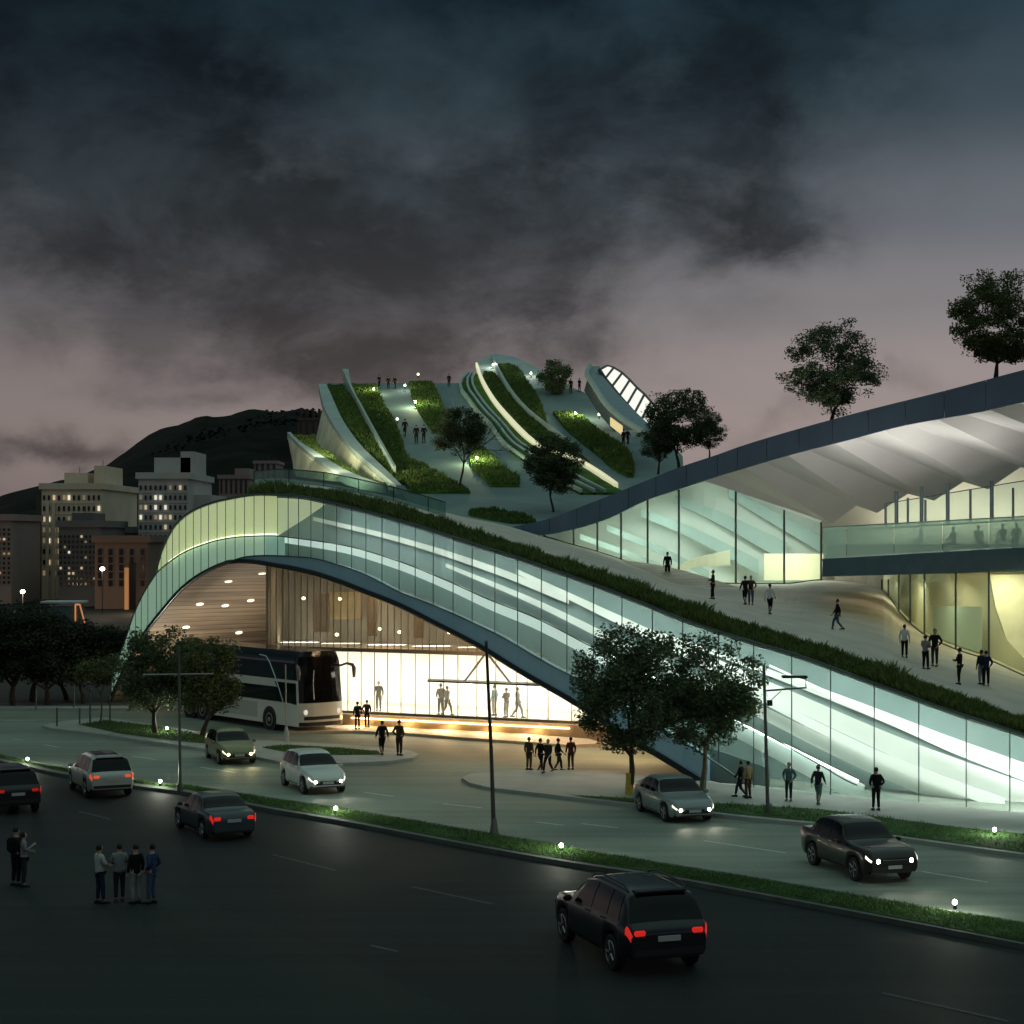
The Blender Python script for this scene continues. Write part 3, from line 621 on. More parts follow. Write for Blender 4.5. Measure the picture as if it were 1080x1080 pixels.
def ribbon(pts, th, d0, d1, name, m, tk=.12):        # a sloping slab seen through the glass
    f = pchip(pts); xs = frange(pts[0][0], pts[-1][0], 8); a = []; b = []; c = []; e = []
    for x in xs:
        t = th(x); a.append(P(x, f(x), Yf(x) + d0)); b.append(P(x, f(x) + t, Yf(x) + d0)); c.append(P(x, f(x), Yf(x) + d1)); e.append(P(x, f(x) + t, Yf(x) + d1))
    MB().slab([a, b], (0, .14, 0)).build(name, m, hall)
    return f
lin = lambda x0, a, x1, b: (lambda x: a + (b - a) * min(1, max(0, (x - x0) / (x1 - x0))))
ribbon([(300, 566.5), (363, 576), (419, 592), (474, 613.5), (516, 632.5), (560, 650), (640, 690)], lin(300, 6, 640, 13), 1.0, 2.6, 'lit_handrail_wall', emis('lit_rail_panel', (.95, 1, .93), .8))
ribbon([(636, 688), (740, 742), (830, 788), (912, 828)], lin(640, 12, 900, 22), 1.5, 2.8, 'ramp_flight', pale)
ribbon([(790, 724), (860, 760), (960, 806), (1060, 842)], lin(790, 10, 1060, 14), 2.6, 3.4, 'ramp_flight', pale)
ribbon([(470, 594), (560, 630), (680, 687), (780, 733), (900, 790), (1020, 838)], lin(470, 4, 1000, 20), 3.2, 3.6, 'gallery_beam', pale)
ribbon([(545, 600), (640, 643), (740, 688), (830, 727), (960, 782), (1100, 832)], lin(545, 5, 1000, 26), 3.5, 3.9, 'gallery_beam', pale)
ribbon([(812, 701), (900, 741), (1000, 787), (1110, 830)], lin(812, 2, 1000, 5), 2.2, 2.4, 'gallery_handrail', pale)
ribbon([(700, 668), (800, 702), (900, 738), (1000, 776), (1110, 815)], lin(700, 3, 1000, 14), 3.7, 4.0, 'gallery_beam', pale)
ribbon([(330, 545), (420, 566), (520, 597), (600, 628)], lin(330, 4, 600, 9), 3.6, 4.0, 'gallery_beam', pale)
MB().slab([[P(x, 786 + (x - 742) * .35, Yf(x) + .55) for x in frange(744, 812, 8)], [P(x, yb(x) - .6, Yf(x) + .55) for x in frange(744, 812, 8)]], (0, .12, 0)).build('gallery_end_wall', teal, hall)
glow_w = emis('gallery_light_line', (.90, 1.0, .90), 9.0)
glow_l = emis('frit_light_line', (1, 1, .72), 2.2)
MB().tube([P(x, C(x) - 1.2, Yf(x) - .1) for x in frange(178, 292, 4)], .05, 6).build('crease_light', glow_l, hall)
def light_line(pts, r, d): f = pchip(pts); MB().tube([P(x, f(x), Yf(x) + d) for x in frange(pts[0][0], pts[-1][0], 8)], r, 6).build('light_line', glow_w, hall)
light_line([(640, 689), (740, 741), (830, 787), (905, 824)], .05, 1.2)
xs = [352, 380, 412, 450, 492, 535, 580, 625, 670, 715, 760, 805, 850, 895, 940, 985, 1030, 1075, 1120]
for x in xs:
    p = P(x, T(x) + 2.5, Yf(x) + 1.4) + Vector((0, 0, -.2)); area('gallery_light', p, .5, 95 + max(0, x - 500) * .12, (.98, 1.0, .91), (.1, .45, -1), sy=2.2)

# ------------------------------------------------------------------ terrace on the hall, tall grass edge
T2 = pchip([(268, 515), (290, 512), (330, 514), (391, 526), (447, 541), (502, 560), (547, 574), (619, 600), (674, 619), (724, 637), (780, 656), (836, 673), (919, 702), (1002, 732), (1080, 759), (1140, 781)])
KK = pchip([(268, 506), (290, 504.5), (330, 508), (400, 521), (480, 543), (536, 555), (569, 564.5), (602, 574), (630, 582), (683, 600), (716, 612.5), (758, 615.5), (827, 616), (866, 612), (900, 614), (930, 622), (952, 650), (974, 669), (1008, 685), (1047, 698), (1080, 713), (1140, 736)])
YK = pchip([(268, 128), (290, 128), (400, 130), (480, 131), (536, 131), (602, 128), (683, 124), (758, 121), (827, 120.5), (866, 120.5), (900, 119), (930, 115.5), (952, 108), (974, 101.5), (1008, 95.5), (1047, 91.5), (1080, 88.5), (1140, 84)])
def terr(x, v):                       # v 0 at the grass, 1 at the back
    a = P(x, T2(x), Yf(x) + 1.6); b = P(x, KK(x), YK(x)); return a.lerp(b, v)
def terr_at(x, y):
    lo, hi = 0.0, 1.0
    for _ in range(40):
        m = (lo + hi) / 2; p = terr(x, m); yy = HOR + (CAMZ - p.z) * F / p.y
        if yy > y: lo = m
        else: hi = m
    return terr(x, lo)
txs = frange(268, 1140, 8)
o = MB().slab([[terr(x, v) for x in txs] for v in (0, .15, .3, .5, .7, .85, 1)], (0, 0, -.25)).build('terrace_path', mat('terrace_paving', (.52, .48, .43), .75, var=.12, scale=.5, bump=.15), smooth=False); tag(o, kind='structure')
def gr_s(r):
    x = 262 + (1140 - 262) * r.random() ** .8; t = r.random(); a = P(x, T(x) - .6, Yf(x) + .15); b = P(x, T2(x) + 1, Yf(x) + 1.55); return a.lerp(b, t)
gxs = frange(262, 1140, 8)
o = grass_patch('terrace_grass', gr_s, 34000, .42, blade_dry, [[P(x, T(x) - .8, Yf(x) + .12) for x in gxs], [P(x, T2(x) + .5, Yf(x) + 1.7) for x in gxs]], width=.03, seed=11)
tag(o, 'tall grass strip growing along the top edge of the sloping glass hall', 'grass')
MB().slab([[P(x, T(x) - 1.2, Yf(x) - .06) for x in gxs], [P(x, T(x) + 1.0, Yf(x) - .06) for x in gxs]], (0, .3, 0)).build('edge_trim', mat('edge_trim', (.12, .15, .15), .5, metal=.4), hall)
# glass balustrade at the upper end
bx = frange(268, 470, 20)
bal = empty('glass_balustrade', P(380, 520, 128), 'dim glass balustrade behind the grass on the crown of the arch', 'balustrade', world=True)
MB().slab([[terr(x, .35) for x in bx], [terr(x, .35) + Vector((0, 0, .8)) for x in bx]], (0, .03, 0)).build('glass', glass_mat('balustrade_glass', (.6, .75, .72), .1, .05, .25, (.3, .42, .42)), bal)
mb = MB(); mb.tube([terr(x, .35) + Vector((0, 0, .82)) for x in bx], .03, 6)
for x in bx[::2]: mb.tube([terr(x, .35) + Vector((0, -.04, -.05)), terr(x, .35) + Vector((0, -.04, .82))], .025, 5)
mb.build('rail', steel_dark, bal)

# ------------------------------------------------------------------ pavilion with the sweeping roof
U = pchip([(536, 556.5), (572, 549), (619, 532), (674, 510), (716, 493), (758, 479), (780, 471), (836, 454), (913, 433), (997, 412), (1080, 390), (1160, 370)])
V = pchip([(536, 558.5), (572, 564), (602, 559), (636, 549), (683, 527), (716, 516), (758, 502), (780, 495.5), (836, 479), (891, 465), (952, 449), (1041, 433), (1080, 424), (1160, 406)])
YU = pchip([(536, 131.5), (572, 129), (602, 126), (683, 121), (758, 116), (780, 114), (836, 109), (913, 102), (997, 95), (1080, 89), (1160, 84)])
pav = empty('glass_pavilion', (22, 118, 0), 'glass pavilion under a sweeping roof with folded white soffit', 'building', world=True)
ux = [536, 552, 580, 608, 633, 663, 692, 724, 757, 778, 809, 843, 878, 916, 955, 996, 1040, 1088, 1150]
navy = mat('roof_fascia', (.105, .165, .235), .4, metal=.3, var=.12, scale=.4)
for i in range(len(ux) - 1):
    xx = [ux[i] + (ux[i+1] - ux[i] - .5) * k / 3 for k in range(4)]
    MB().slab([[P(x, U(x), YU(x)) for x in xx], [P(x, V(x), YU(x) - .15) for x in xx]], Vector((.1, .35, 0))).build('roof_fascia', navy, pav)
rx = frange(536, 1160, 12)
MB().slab([[P(x, U(x) + 2.2, YU(x) + .2) for x in rx], [P(x, U(x) + 2.2, YU(x) + .2) + Vector((5 * min(1, (x - 536) / 120), 26 * min(1, (x - 536) / 120), -.3)) for x in rx]], (0, 0, -.25)).build('roof', mat('green_roof', (.05, .085, .03), .95, var=.4, scale=.8, bump=.6), pav)
# folded soffit
fr_x = [742, 786, 830, 880, 931, 988, 1044, 1100, 1160]
bk = [(868, 549), (877, 552.5), (925, 541), (985, 528), (1042, 516), (1105, 498), (1165, 482), (1220, 466), (1280, 450)]
bkY = [117.5, 117.5, 115.5, 114, 112.5, 111, 110, 109, 108]
soff = mat('soffit_plaster', (.70, .69, .67), .85, var=.05, scale=.4)
soff2 = soff
for i in range(len(fr_x) - 1):
    x0, x1 = fr_x[i], fr_x[i+1]
    f0 = P(x0, V(x0) - .3, YU(x0) + .1); f1 = P(x0 + 9, V(x0 + 9) - .3, YU(x0 + 9) + .1) + Vector((0, 0, .5)); f2 = P(x1, V(x1) - .3, YU(x1) + .1)
    b0 = P(*bk[i], bkY[i]); b2 = P(*bk[i+1], bkY[i+1]); b1 = b0.lerp(b2, .55) + Vector((0, 0, .75))
    if i == 0: b1 = b0.lerp(b2, .5)
    def plate(p, q, r, s): MB().slab([[p.lerp(q, k / 6) for k in range(7)], [s.lerp(r, k / 6) for k in range(7)]], (0, 0, .12)).build('soffit_plate', soff, pav)
    plate(f0, b0, b1, f1); plate(f1, b1, b2, f2)
# glass wall on the terrace
gt = pchip([(572, 564), (602, 559), (636, 549), (683, 527), (716, 516), (740, 508.5), (758, 505), (780, 510), (827, 538), (868, 552)])
def gtY(x): return YU(x) + .25 if x < 700 else min(YK(x) - .5, YU(700) + .25 + (x - 700) * -.01)
px_g = [574, 605, 630, 655, 683, 716, 776, 827, 866]
pglass = glass_mat('pavilion_glass', (.84, .95, .92), .10, .03, .06, (.7, .9, .85))
mbf = MB()
for i in range(len(px_g) - 1):
    n = 5; xx = [px_g[i] + (px_g[i+1] - px_g[i]) * k / n for k in range(n + 1)]
    MB().grid([[P(x, KK(x) - .3, YK(x)) for x in xx], [P(x, gt(x), gtY(x)) for x in xx]]).build('wall_glass', pglass, pav, fix=False)
for x in px_g: mbf.tube([P(x, KK(x), YK(x) - .08), P(x, gt(x), gtY(x) - .08)], .07, 6)
mbf.tube([P(x, KK(x) - .5, YK(x) - .08) for x in frange(574, 866, 10)], .05, 5)
mbf.build('wall_frame', mullion_m, pav)
ins = mat('pavilion_inner', (.62, .70, .67), .8, var=.08, scale=.3)
ins_t = mat('pavilion_teal', (.34, .46, .46), .7, var=.12, scale=.3)
ins_y = mat('pavilion_yellow', (.68, .66, .50), .8, var=.1, scale=.3)  # yellow of the lamplight put into the wall and floor colour
ix = frange(566, 872, 12)
def bY(x): return YK(x) + 7.5
MB().slab([[P(x, gt(x) - 6, bY(x)) for x in ix], [P(x, KK(x) - 2, bY(x)) for x in ix]], (0, .2, 0)).build('inner_wall', ins, pav)
MB().slab([[P(x, KK(x) - .4, YK(x) + .1) for x in ix], [P(x, KK(x) - 2, bY(x) + .3) for x in ix]], (0, 0, -.15)).build('inner_floor', ins_y, pav)
def pband(pts, th, d, m, name):
    f = pchip(pts); xs = frange(pts[0][0], pts[-1][0], 8)
    MB().slab([[P(x, f(x), YK(x) + d) for x in xs], [P(x, f(x) + th(x), YK(x) + d) for x in xs]], (0, .25, 0)).build(name, m, pav)
pband([(612, 563), (660, 580), (720, 604)], lin(612, 6, 720, 7), 5, ins_t, 'inner_beam')
pband([(640, 553), (700, 578), (748, 602)], lin(640, 7, 748, 9), 5.6, ins_t, 'inner_beam')
pband([(676, 536), (720, 552), (780, 580), (800, 590)], lin(676, 9, 800, 16), 6.2, ins_t, 'inner_beam')
pband([(712, 522), (760, 540), (830, 572)], lin(712, 8, 830, 22), 6.8, ins_t, 'inner_beam')
pband([(768, 514), (866, 565)], lin(768, 10, 866, 18), 6.4, ins_t, 'inner_beam')
pband([(700, 606), (730, 590), (770, 580)], lin(700, 4, 770, 16), 3.4, ins_y, 'inner_ramp')
MB().slab([[P(x, 584, YK(x) + 4.5) for x in (806, 830, 870)], [P(x, 612, YK(x) + 4.5) for x in (806, 830, 870)]], (0, .2, 0)).build('lit_low_wall', ins_y, pav)  # yellow panel stands in for the lamplit lower part of the wall
for x, pw in ((600, 60), (635, 110), (675, 170), (715, 220), (755, 240), (800, 240), (845, 220)):
    area('pavilion_light', P(x, gt(x) + 5, YK(x) + (3.0 if x < 700 else 1.3)), 1.6, pw * .8, (.96, 1.0, .86), (.1, .35, -1))
area('pavilion_light', P(845, 575, YK(845) + 2.2), 1.5, 45, (1, .88, .55), (0, .5, -1))
# --- balcony
def bt(x, z0, z1, x0=867, x1=1085): t = (x - x0) / (x1 - x0); return z0 + (z1 - z0) * t
def YB(x): return bt(x, 97.5, 91)
bx = frange(867.5, 1150, 16)
off = Vector((3.2, 16, 0))
MB().slab([[P(x, bt(x, 589.5, 577.0), YB(x)) for x in bx], [P(x, bt(x, 608.3, 602.5), YB(x)) for x in bx]], Vector((.05, .3, 0))).build('balcony_edge', mat('balcony_fascia', (.11, .17, .20), .4, metal=.3, var=.1), pav)
MB().slab([[P(x, bt(x, 590, 577.5), YB(x)) + Vector((.02, .32, 0)) for x in bx], [P(x, bt(x, 590, 577.5), YB(x)) + off for x in bx]], (0, 0, -.1)).build('balcony_deck', pave, pav)
MB().slab([[P(x, bt(x, 608.3, 602.5), YB(x)) + Vector((.02, .05, 0.03)) for x in bx], [P(x, bt(x, 608.3, 602.5), YB(x)) + off + Vector((0, 0, -.1)) for x in bx]], (0, 0, .1)).build('balcony_soffit', mat('balcony_soffit', (.70, .58, .42), .8, var=.06), pav)
MB().slab([[P(867.5, 589.5, YB(867.5)), P(867.5, 608.3, YB(867.5))], [P(867.5, 589.5, YB(867.5)) + off, P(867.5, 608.3, YB(867.5)) + off]], (.12, 0, 0)).build('balcony_end', mat('balcony_fascia', (.11, .17, .20)), pav)
bgl = glass_mat('balcony_glass', (.74, .88, .82), .08, .05, .42, (.60, .76, .68))
bpx = [868, 893, 943, 994, 1043, 1094, 1148]
for i in range(len(bpx) - 1):
    xx = [bpx[i] + .3, (bpx[i] + bpx[i+1]) / 2, bpx[i+1] - .3]
    MB().slab([[P(x, bt(x, 589.5, 577), YB(x) + .05) for x in xx], [P(x, bt(x, 556.5, 544.5), YB(x) + .05) for x in xx]], (0, .03, 0)).build('balustrade_panel', bgl, pav)
MB().tube([P(x, bt(x, 556.3, 544.3), YB(x) + .06) for x in bx], .03, 6).build('balustrade_rail', mat('rail_pale', (.45, .5, .48), .4, metal=.5), pav)
# upper glass wall behind the balcony
def YG(x): return 109 + (x - 930) * -.012
posts = [(934, 531, 554), (945.5, 518, 552), (957.5, 525, 551), (972, 513, 550), (976, 527, 550), (999.5, 510, 548), (1023.5, 516, 547), (1046, 507, 546), (1068.5, 514.5, 544), (1092, 503, 543)]
mbf = MB(); mbf.tube([P(x, bt(x, 561, 548), YG(x)) for x in frange(872, 1150, 20)], .05, 5)
for k, (x, y0, y1) in enumerate(posts): mbf.tube([P(x, y0, YG(x)), P(x, bt(x, 561, 548), YG(x))], .11 if k % 2 else .07, 6)
mbf.tube([P(x, lin(934, 531, 1092, 505)(x), YG(x)) for x in frange(934, 1092, 20)], .03, 5)
mbf.build('upper_frame', mat('post_teal', (.10, .15, .16), .4, metal=.4), pav)
for i in range(0, len(posts) - 1):
    x0, x1 = posts[i][0], posts[i+1][0]
    MB().quad(P(x0, lin(934, 531, 1092, 505)(x0), YG(x0) + .1), P(x1, lin(934, 531, 1092, 505)(x1), YG(x1) + .1), P(x1, bt(x1, 561, 548), YG(x1) + .1), P(x0, bt(x0, 561, 548), YG(x0) + .1)).build('upper_glass', pglass, pav, fix=False)
wx_ = frange(866, 1170, 20)
MB().slab([[P(x, 500 - (x - 866) * .06, 121) for x in wx_], [P(x, 574, 121) for x in wx_]], (0, .2, 0)).build('upper_back_wall', mat('gallery_cream', (.74, .74, .62), .85, var=.08, scale=.3), pav)
for x in (960, 1010, 1060, 1110): area('balcony_room_light', P(x, 556, 118.5), 2.0, 75, (1, .93, .74), (-.1, .55, 1))
for x in (900, 950, 1000, 1050, 1100): area('balcony_fill', P(x, 556, YB(x) + 7), 2.0, 60, (1, .96, .84), (0, -1, -.15))  # added lights aimed at the balustrade glass from behind to brighten it
for x in (905, 980, 1060): area('soffit_fill', P(x, 582, 101.5), 5.0, 460, (1, .96, .9), (0, .25, 1))  # added fill over the deck to lighten the soffit; no fixtures
for x in (770, 820, 860): area('soffit_fill', P(x, 640, YK(x) - 14), 3.0, 700, (1, .96, .9), (.35, .05, 1))  # same added fill from the terrace, for the soffit's left tip
# lower room under the balcony
lgx = [930, 937, 948, 960, 975, 1008, 1043, 1082, 1140]
def lgtop(x): return bt(x, 616, 606) if x > 940 else 617
def YL(x): return YK(x)
mbf = MB()
lglass = glass_mat('lower_glass', (.88, .94, .80), .10, .03, .12, (.7, .8, .62))
for i in range(len(lgx) - 1):
    a, b = lgx[i], lgx[i+1]
    MB().grid([[P(x, KK(x) - .4, YL(x)) for x in (a, (a+b)/2, b)], [P(x, lgtop(x) - 6, YL(x)) for x in (a, (a+b)/2, b)]]).build('lower_room_glass', lglass, pav, fix=False)
for x in lgx: mbf.tube([P(x, KK(x), YL(x) - .06), P(x, lgtop(x) - 6, YL(x) - .06)], .055, 6)
mbf.tube([P(x, KK(x) - .5, YL(x) - .06) for x in frange(930, 1140, 10)], .05, 5)
mbf.build('lower_room_frame', mullion_m, pav)
xs = frange(926, 1160, 18)
MB().slab([[P(x, lgtop(x) - 12, YL(x) + 8) for x in xs], [P(x, KK(x) - 4, YL(x) + 8) for x in xs]], (0, .2, 0)).build('lower_room_wall', ins_y, pav)
MB().slab([[P(x, KK(x) - .6, YL(x) + .1) for x in xs], [P(x, KK(x) - 4, YL(x) + 8.3) for x in xs]], (0, 0, -.2)).build('lower_room_floor', ins_y, pav)
pts = [(1044, 606), (1050, 640), (1062, 675), (1090, 705)]
fcurve = [P(x, y, YL(1060) + 3) for x, y in pts]; MB().slab([fcurve, [p + Vector((2.6, .6, 0)) for p in fcurve]], (0, .3, 0)).build('curved_wall', mat('curved_wall', (.70, .67, .52), .8, var=.06), pav)
MB().slab([[P(x, 640, YL(x) + 6) for x in (985, 1010, 1036)], [P(x, KK(x) - 5, YL(x) + 6) for x in (985, 1010, 1036)]], (0, .3, 0)).build('inner_screen', ins_t, pav)
for x, pw in ((955, 60), (990, 110), (1030, 150), (1075, 170), (1120, 150)): area('lower_room_light', P(x, lgtop(x) + 4, YL(x) + 3), 1.4, pw * .62, (1, .95, .66), (-.1, .3, -1))
MB().slab([[P(x, KK(x) + 2, YK(x) + .3) for x in (866, 880, 900, 915, 931)], [P(x, 598, YK(x) + .3) for x in (866, 880, 900, 915, 931)]], (.1, .3, 0)).build('end_wall', mat('end_wall_warm', (.55, .50, .40), .8, var=.08), pav)
for x in (900, 955, 1010, 1065): area('balcony_downlight', P(x, bt(x, 609.5, 603.5), YB(x)) + Vector((1.8, 9, -.2)), 2.5, 6, (1, .80, .56), (0, 0, -1))

# ------------------------------------------------------------------ green roof building behind
def DR(y): return 150 + (535 - y) * .54
gr = empty('green_roof_building', P(470, 556, 150), 'hill shaped green roof building with curved concrete walls and lawns', 'building', world=True)
def patch(name, left, right, m, dz=0.0, th=.3, n=14, parent=gr, dy=0.0):
    l = pchip(left); r = pchip(right); y0 = max(left[0][0], right[0][0]); y1 = min(left[-1][0], right[-1][0])
    ys = [y0 + (y1 - y0) * i / n for i in range(n + 1)]
    rows = [[P(l(y) + (r(y) - l(y)) * k / 4, y, DR(y) + dy) + Vector((0, 0, dz)) for k in range(5)] for y in ys]
    return MB().slab(rows, (0, 0, -th)).build(name, m, parent), l, r, y0, y1
roofpave = mat('roof_paving', (.16, .23, .235), .8, var=.15, scale=.3, bump=.1)
lawn_m = mat('roof_lawn', (.07, .14, .03), .95, var=.45, scale=.35, bump=.6, spec=.05)
lawn_blade = leaf_mat('roof_lawn_blades', (.05, .10, .024), (.15, .22, .055))
conc2 = mat('lobe_concrete', (.36, .45, .44), .7, var=.12, scale=.4, bump=.1)
conc_warm = mat('lobe_wall', (.62, .64, .46), .75, var=.22, scale=.5, bump=.1)
patch('roof_deck', [(404, 345), (440, 366), (470, 385), (505, 410), (520, 425), (545, 440), (558, 480)], [(404, 590), (412, 612), (425, 642), (445, 670), (460, 692), (480, 720), (558, 722)], roofpave, th=1.2)
patch('lobe_crown', [(375.5, 521), (378, 512), (382, 506), (387, 502.6), (394, 503.5), (402, 506.5), (412, 512)], [(375.5, 524), (378, 541), (382, 551), (387, 561), (394, 573), (402, 588), (412, 606)], conc2, .25, .8)
lawn_n = [0]
def lawn(left, right, dz=.25, n=2600, h=.55):
    n = int(n * 1.6); h *= .55
    o, l, r, y0, y1 = patch('lawn', left, right, lawn_m, dz, .5)
    lawn_n[0] += 1
    def smp(rd):
        y = y0 + (y1 - y0) * rd.random(); t = rd.random(); return P(l(y) + (r(y) - l(y)) * t, y, DR(y)) + Vector((0, 0, dz))
    g_ = grass_patch('lawn_grass', smp, n, h, lawn_blade, width=.07, seed=40 + lawn_n[0], kind=None)
    g_.parent = o; g_['kind'] = 'stuff'
    return o
# first lobe
lawn([(461.5, 307), (470, 315), (484, 337), (498, 359), (511, 389), (516.5, 405)], [(461.5, 333), (470, 334.5), (484, 352), (498, 371), (511, 394), (516.5, 409)])
def lobe_wall(top, bot, m, name, k=12):
    a = []; b = []
    ft = pchip([(i, 0) for i in range(2)])
    tx = np.array(top, float); bx_ = np.array(bot, float)
    def at(arr, t): s = np.linspace(0, 1, len(arr)); return float(np.interp(t, s, arr[:, 0])), float(np.interp(t, s, arr[:, 1]))
    for i in range(k + 1):
        t = i / k; x0, y0 = at(tx, t); x1, y1 = at(bx_, t); a.append(P(x0, y0, DR(y0) - .4)); b.append(P(x1, y1, DR(y0) - .4 + min(0, (y0 - y1)) * .02))
    return MB().slab([a, b], (.4, .8, 0)).build(name, m, gr)
lobe_wall([(303.5, 462), (313, 470), (322, 479), (333, 488), (344, 496), (356, 504)], [(308, 480), (310, 502), (320, 503.5), (330, 505), (343, 506.5), (356, 508)], conc_warm, 'lobe_wall')
patch('coping', [(460.5, 303), (470, 312), (479, 322), (487, 332), (496, 344), (504, 357), (511, 372), (517, 404)], [(460.5, 306.5), (470, 316), (479, 330), (487, 342), (496, 357), (504, 372), (511, 389), (517, 407)], conc2, .45, .7)
# second lobe
lobe_wall([(340, 432), (346, 445), (357, 460), (371, 478), (392, 497), (417, 517)], [(333, 464), (336, 472), (352, 484), (368, 495), (388, 506), (411, 517)], conc_warm, 'lobe_wall')
patch('coping', [(409.5, 336), (420, 338), (432, 341), (445, 347), (461, 357), (478, 371.5), (496, 392), (518, 418)], [(409.5, 344), (420, 349), (432, 354), (445, 360), (461, 370), (478, 383.5), (496, 402), (518, 424)], conc2, .5, .8)
lawn([(408, 346), (420, 349.5), (432, 354.5), (445, 360.5), (461, 370.5), (478, 384), (496, 403), (512, 418)], [(408, 361), (420, 370), (432, 378), (445, 386), (461, 394.5), (478, 404), (496, 414), (512, 426)], n=3600)
patch('concrete_fin', [(397, 361), (404, 364), (410, 366.5), (440, 381.5), (468, 396.5), (502, 415)], [(397, 367.5), (404, 368.5), (410, 369.5), (440, 383.8), (468, 398.8), (502, 417.5)], conc2, .9, 1.2)
lawn([(408, 370), (440, 384), (468, 399), (485, 408), (500, 418), (512, 427), (521, 432)], [(408, 396), (422, 402), (441, 413), (455, 420), (470, 424.5), (485, 430), (493, 448), (502, 464), (512, 482), (521, 496)], n=6500, h=.7)
lawn([(404.5, 431), (415, 433), (431, 439), (446, 448.5), (458, 459)], [(404.5, 455), (415, 461.5), (431, 468), (446, 474), (458, 478)], n=2600)
lawn([(476, 502), (482, 495.5), (490, 496), (500, 503), (507, 511), (514, 518)], [(476, 509), (482, 518), (490, 526), (500, 537), (507, 548), (514, 548)], n=2600, h=.7)
lawn([(539, 497), (543, 494), (548, 512), (553, 540)], [(539, 520), (543, 548), (548, 562), (553, 566)], dz=.1, n=1800, h=.6)
# third lobe: banked beds between pale concrete lines with one lit line
left_e = [(396, 494), (404, 486), (410, 484.5), (423, 493), (437, 503), (449, 515), (470, 530), (489, 555), (505, 578), (522, 612)]
right_e = [(396, 505), (404, 507), (410, 511), (423, 518), (437, 530), (449, 541), (470, 562), (489, 604), (505, 630), (522, 660)]
patch('banked_bed', left_e, right_e, lawn_m, .2, .6)
def band_line(f, w, m, name, dz):
    l = [(y, a + (b - a) * f - w) for (y, a), (_, b) in zip(left_e, right_e)]; r = [(y, a + (b - a) * f + w) for (y, a), (_, b) in zip(left_e, right_e)]
    patch(name, l, r, m, dz, .5, n=20)
for f in (.03, .32, .55): band_line(f, 1.1, conc2, 'concrete_line', .5)
strip_m = emis('lit_edge', (1, .94, .62), .5)
patch('lit_edge', [(387, 501.5), (400, 505), (424, 517.5), (446, 535), (460, 548), (471, 561), (489, 607.5), (503, 631), (516, 648)], [(387, 503.5), (400, 508), (424, 521.5), (446, 540), (460, 553.5), (471, 566), (489, 610.5), (503, 634), (516, 652)], strip_m, .55, .5, n=20)
lawn([(394, 510), (400, 509), (424, 522.5), (446, 541), (460, 554.5), (471, 567), (480, 588), (492, 614)], [(394, 520), (400, 525), (416, 536.5), (437, 554), (450, 569), (462, 585.5), (480, 606), (492, 622)], n=4500, h=.6)
patch('kerb', [(380, 518.5), (386, 519.5), (392, 522.5), (416, 536), (437, 553.5), (450, 568.5), (462, 585), (480, 604)], [(380, 521), (386, 522), (392, 525), (416, 538.5), (437, 556), (450, 571), (462, 588), (480, 607)], conc2, .8, .9)
lawn([(386, 524.5), (394, 527), (405, 533), (416, 540), (430, 551), (440, 560), (452, 574)], [(386, 538), (394, 550), (405, 556.5), (416, 565), (430, 571.5), (440, 575), (452, 578)], n=3200, h=.6)
lawn([(437, 583), (443, 588), (452, 595), (462, 606), (481, 630), (498, 650), (504, 663)], [(437, 604), (443, 616), (452, 627), (462, 641), (481, 665), (498, 669), (504, 668)], n=4200, h=.6)
# skylight lobe: leaning rim with lit panels
sk = gr
rim_o = [(619, 394), (621, 388.5), (626, 385), (634, 384.5)]
rl = [(386, 622), (394, 618.8), (403, 624), (415, 631.5), (427, 640), (440, 654), (452, 672), (462, 690)]
rr = [(386, 632), (394, 634), (403, 641), (415, 651), (427, 663), (440, 676.5), (452, 689), (462, 697)]
def YS(y): return 196 - (y - 386) * .35
l = pchip(rl); r_ = pchip(rr); ys = np.linspace(386, 460, 16)
MB().slab([[P(l(y), y, YS(y) - 1.5) for y in ys], [P(r_(y), y, YS(y)) for y in ys]], (.2, .8, -.2)).build('skylight_rim', mat('rim_concrete', (.22, .29, .33), .6, var=.1), gr)
MB().tube([P(l(y), y, YS(y) - 1.6) for y in ys], .28, 8).build('rim_edge', conc2, gr)
sp_in = pchip([(634, 395), (650, 414), (666, 432), (680, 445), (692, 455)]); 
inn = [(632, 390), (638, 399.5), (645, 408), (653, 418), (661, 427), (669, 436), (676, 443), (682.5, 450), (690, 457)]
out_ = [(640, 386), (647, 388), (656, 393.5), (664, 401), (671.5, 409), (679.5, 416), (686.5, 424), (692, 431), (697, 440)]
panel_lit = emis('skylight_glow', (1, .96, .86), .85)
for i in range(len(inn) - 1):
    def lp(a, b, t): return (a[0] + (b[0] - a[0]) * t, a[1] + (b[1] - a[1]) * t)
    q = [lp(inn[i], inn[i+1], .12), lp(inn[i], inn[i+1], .92), lp(out_[i], out_[i+1], .92), lp(out_[i], out_[i+1], .12)]
    MB().prism([P(q[0][0], q[0][1], 193), P(q[1][0], q[1][1], 193), P(q[2][0], q[2][1], 200), P(q[3][0], q[3][1], 200)], (.05, .5, -.1)).build('skylight_panel', panel_lit, gr)
fm = MB()
fm.tube([P(x, y, 192.7) for x, y in inn], .22, 6); fm.tube([P(x, y, 199.8) for x, y in out_], .16, 6)
for a, b in zip(inn, out_): fm.tube([P(*a, 192.8), P(*b, 199.8)], .14, 6)
fm.build('skylight_frame', mat('frame_dark', (.10, .11, .11), .6), gr)
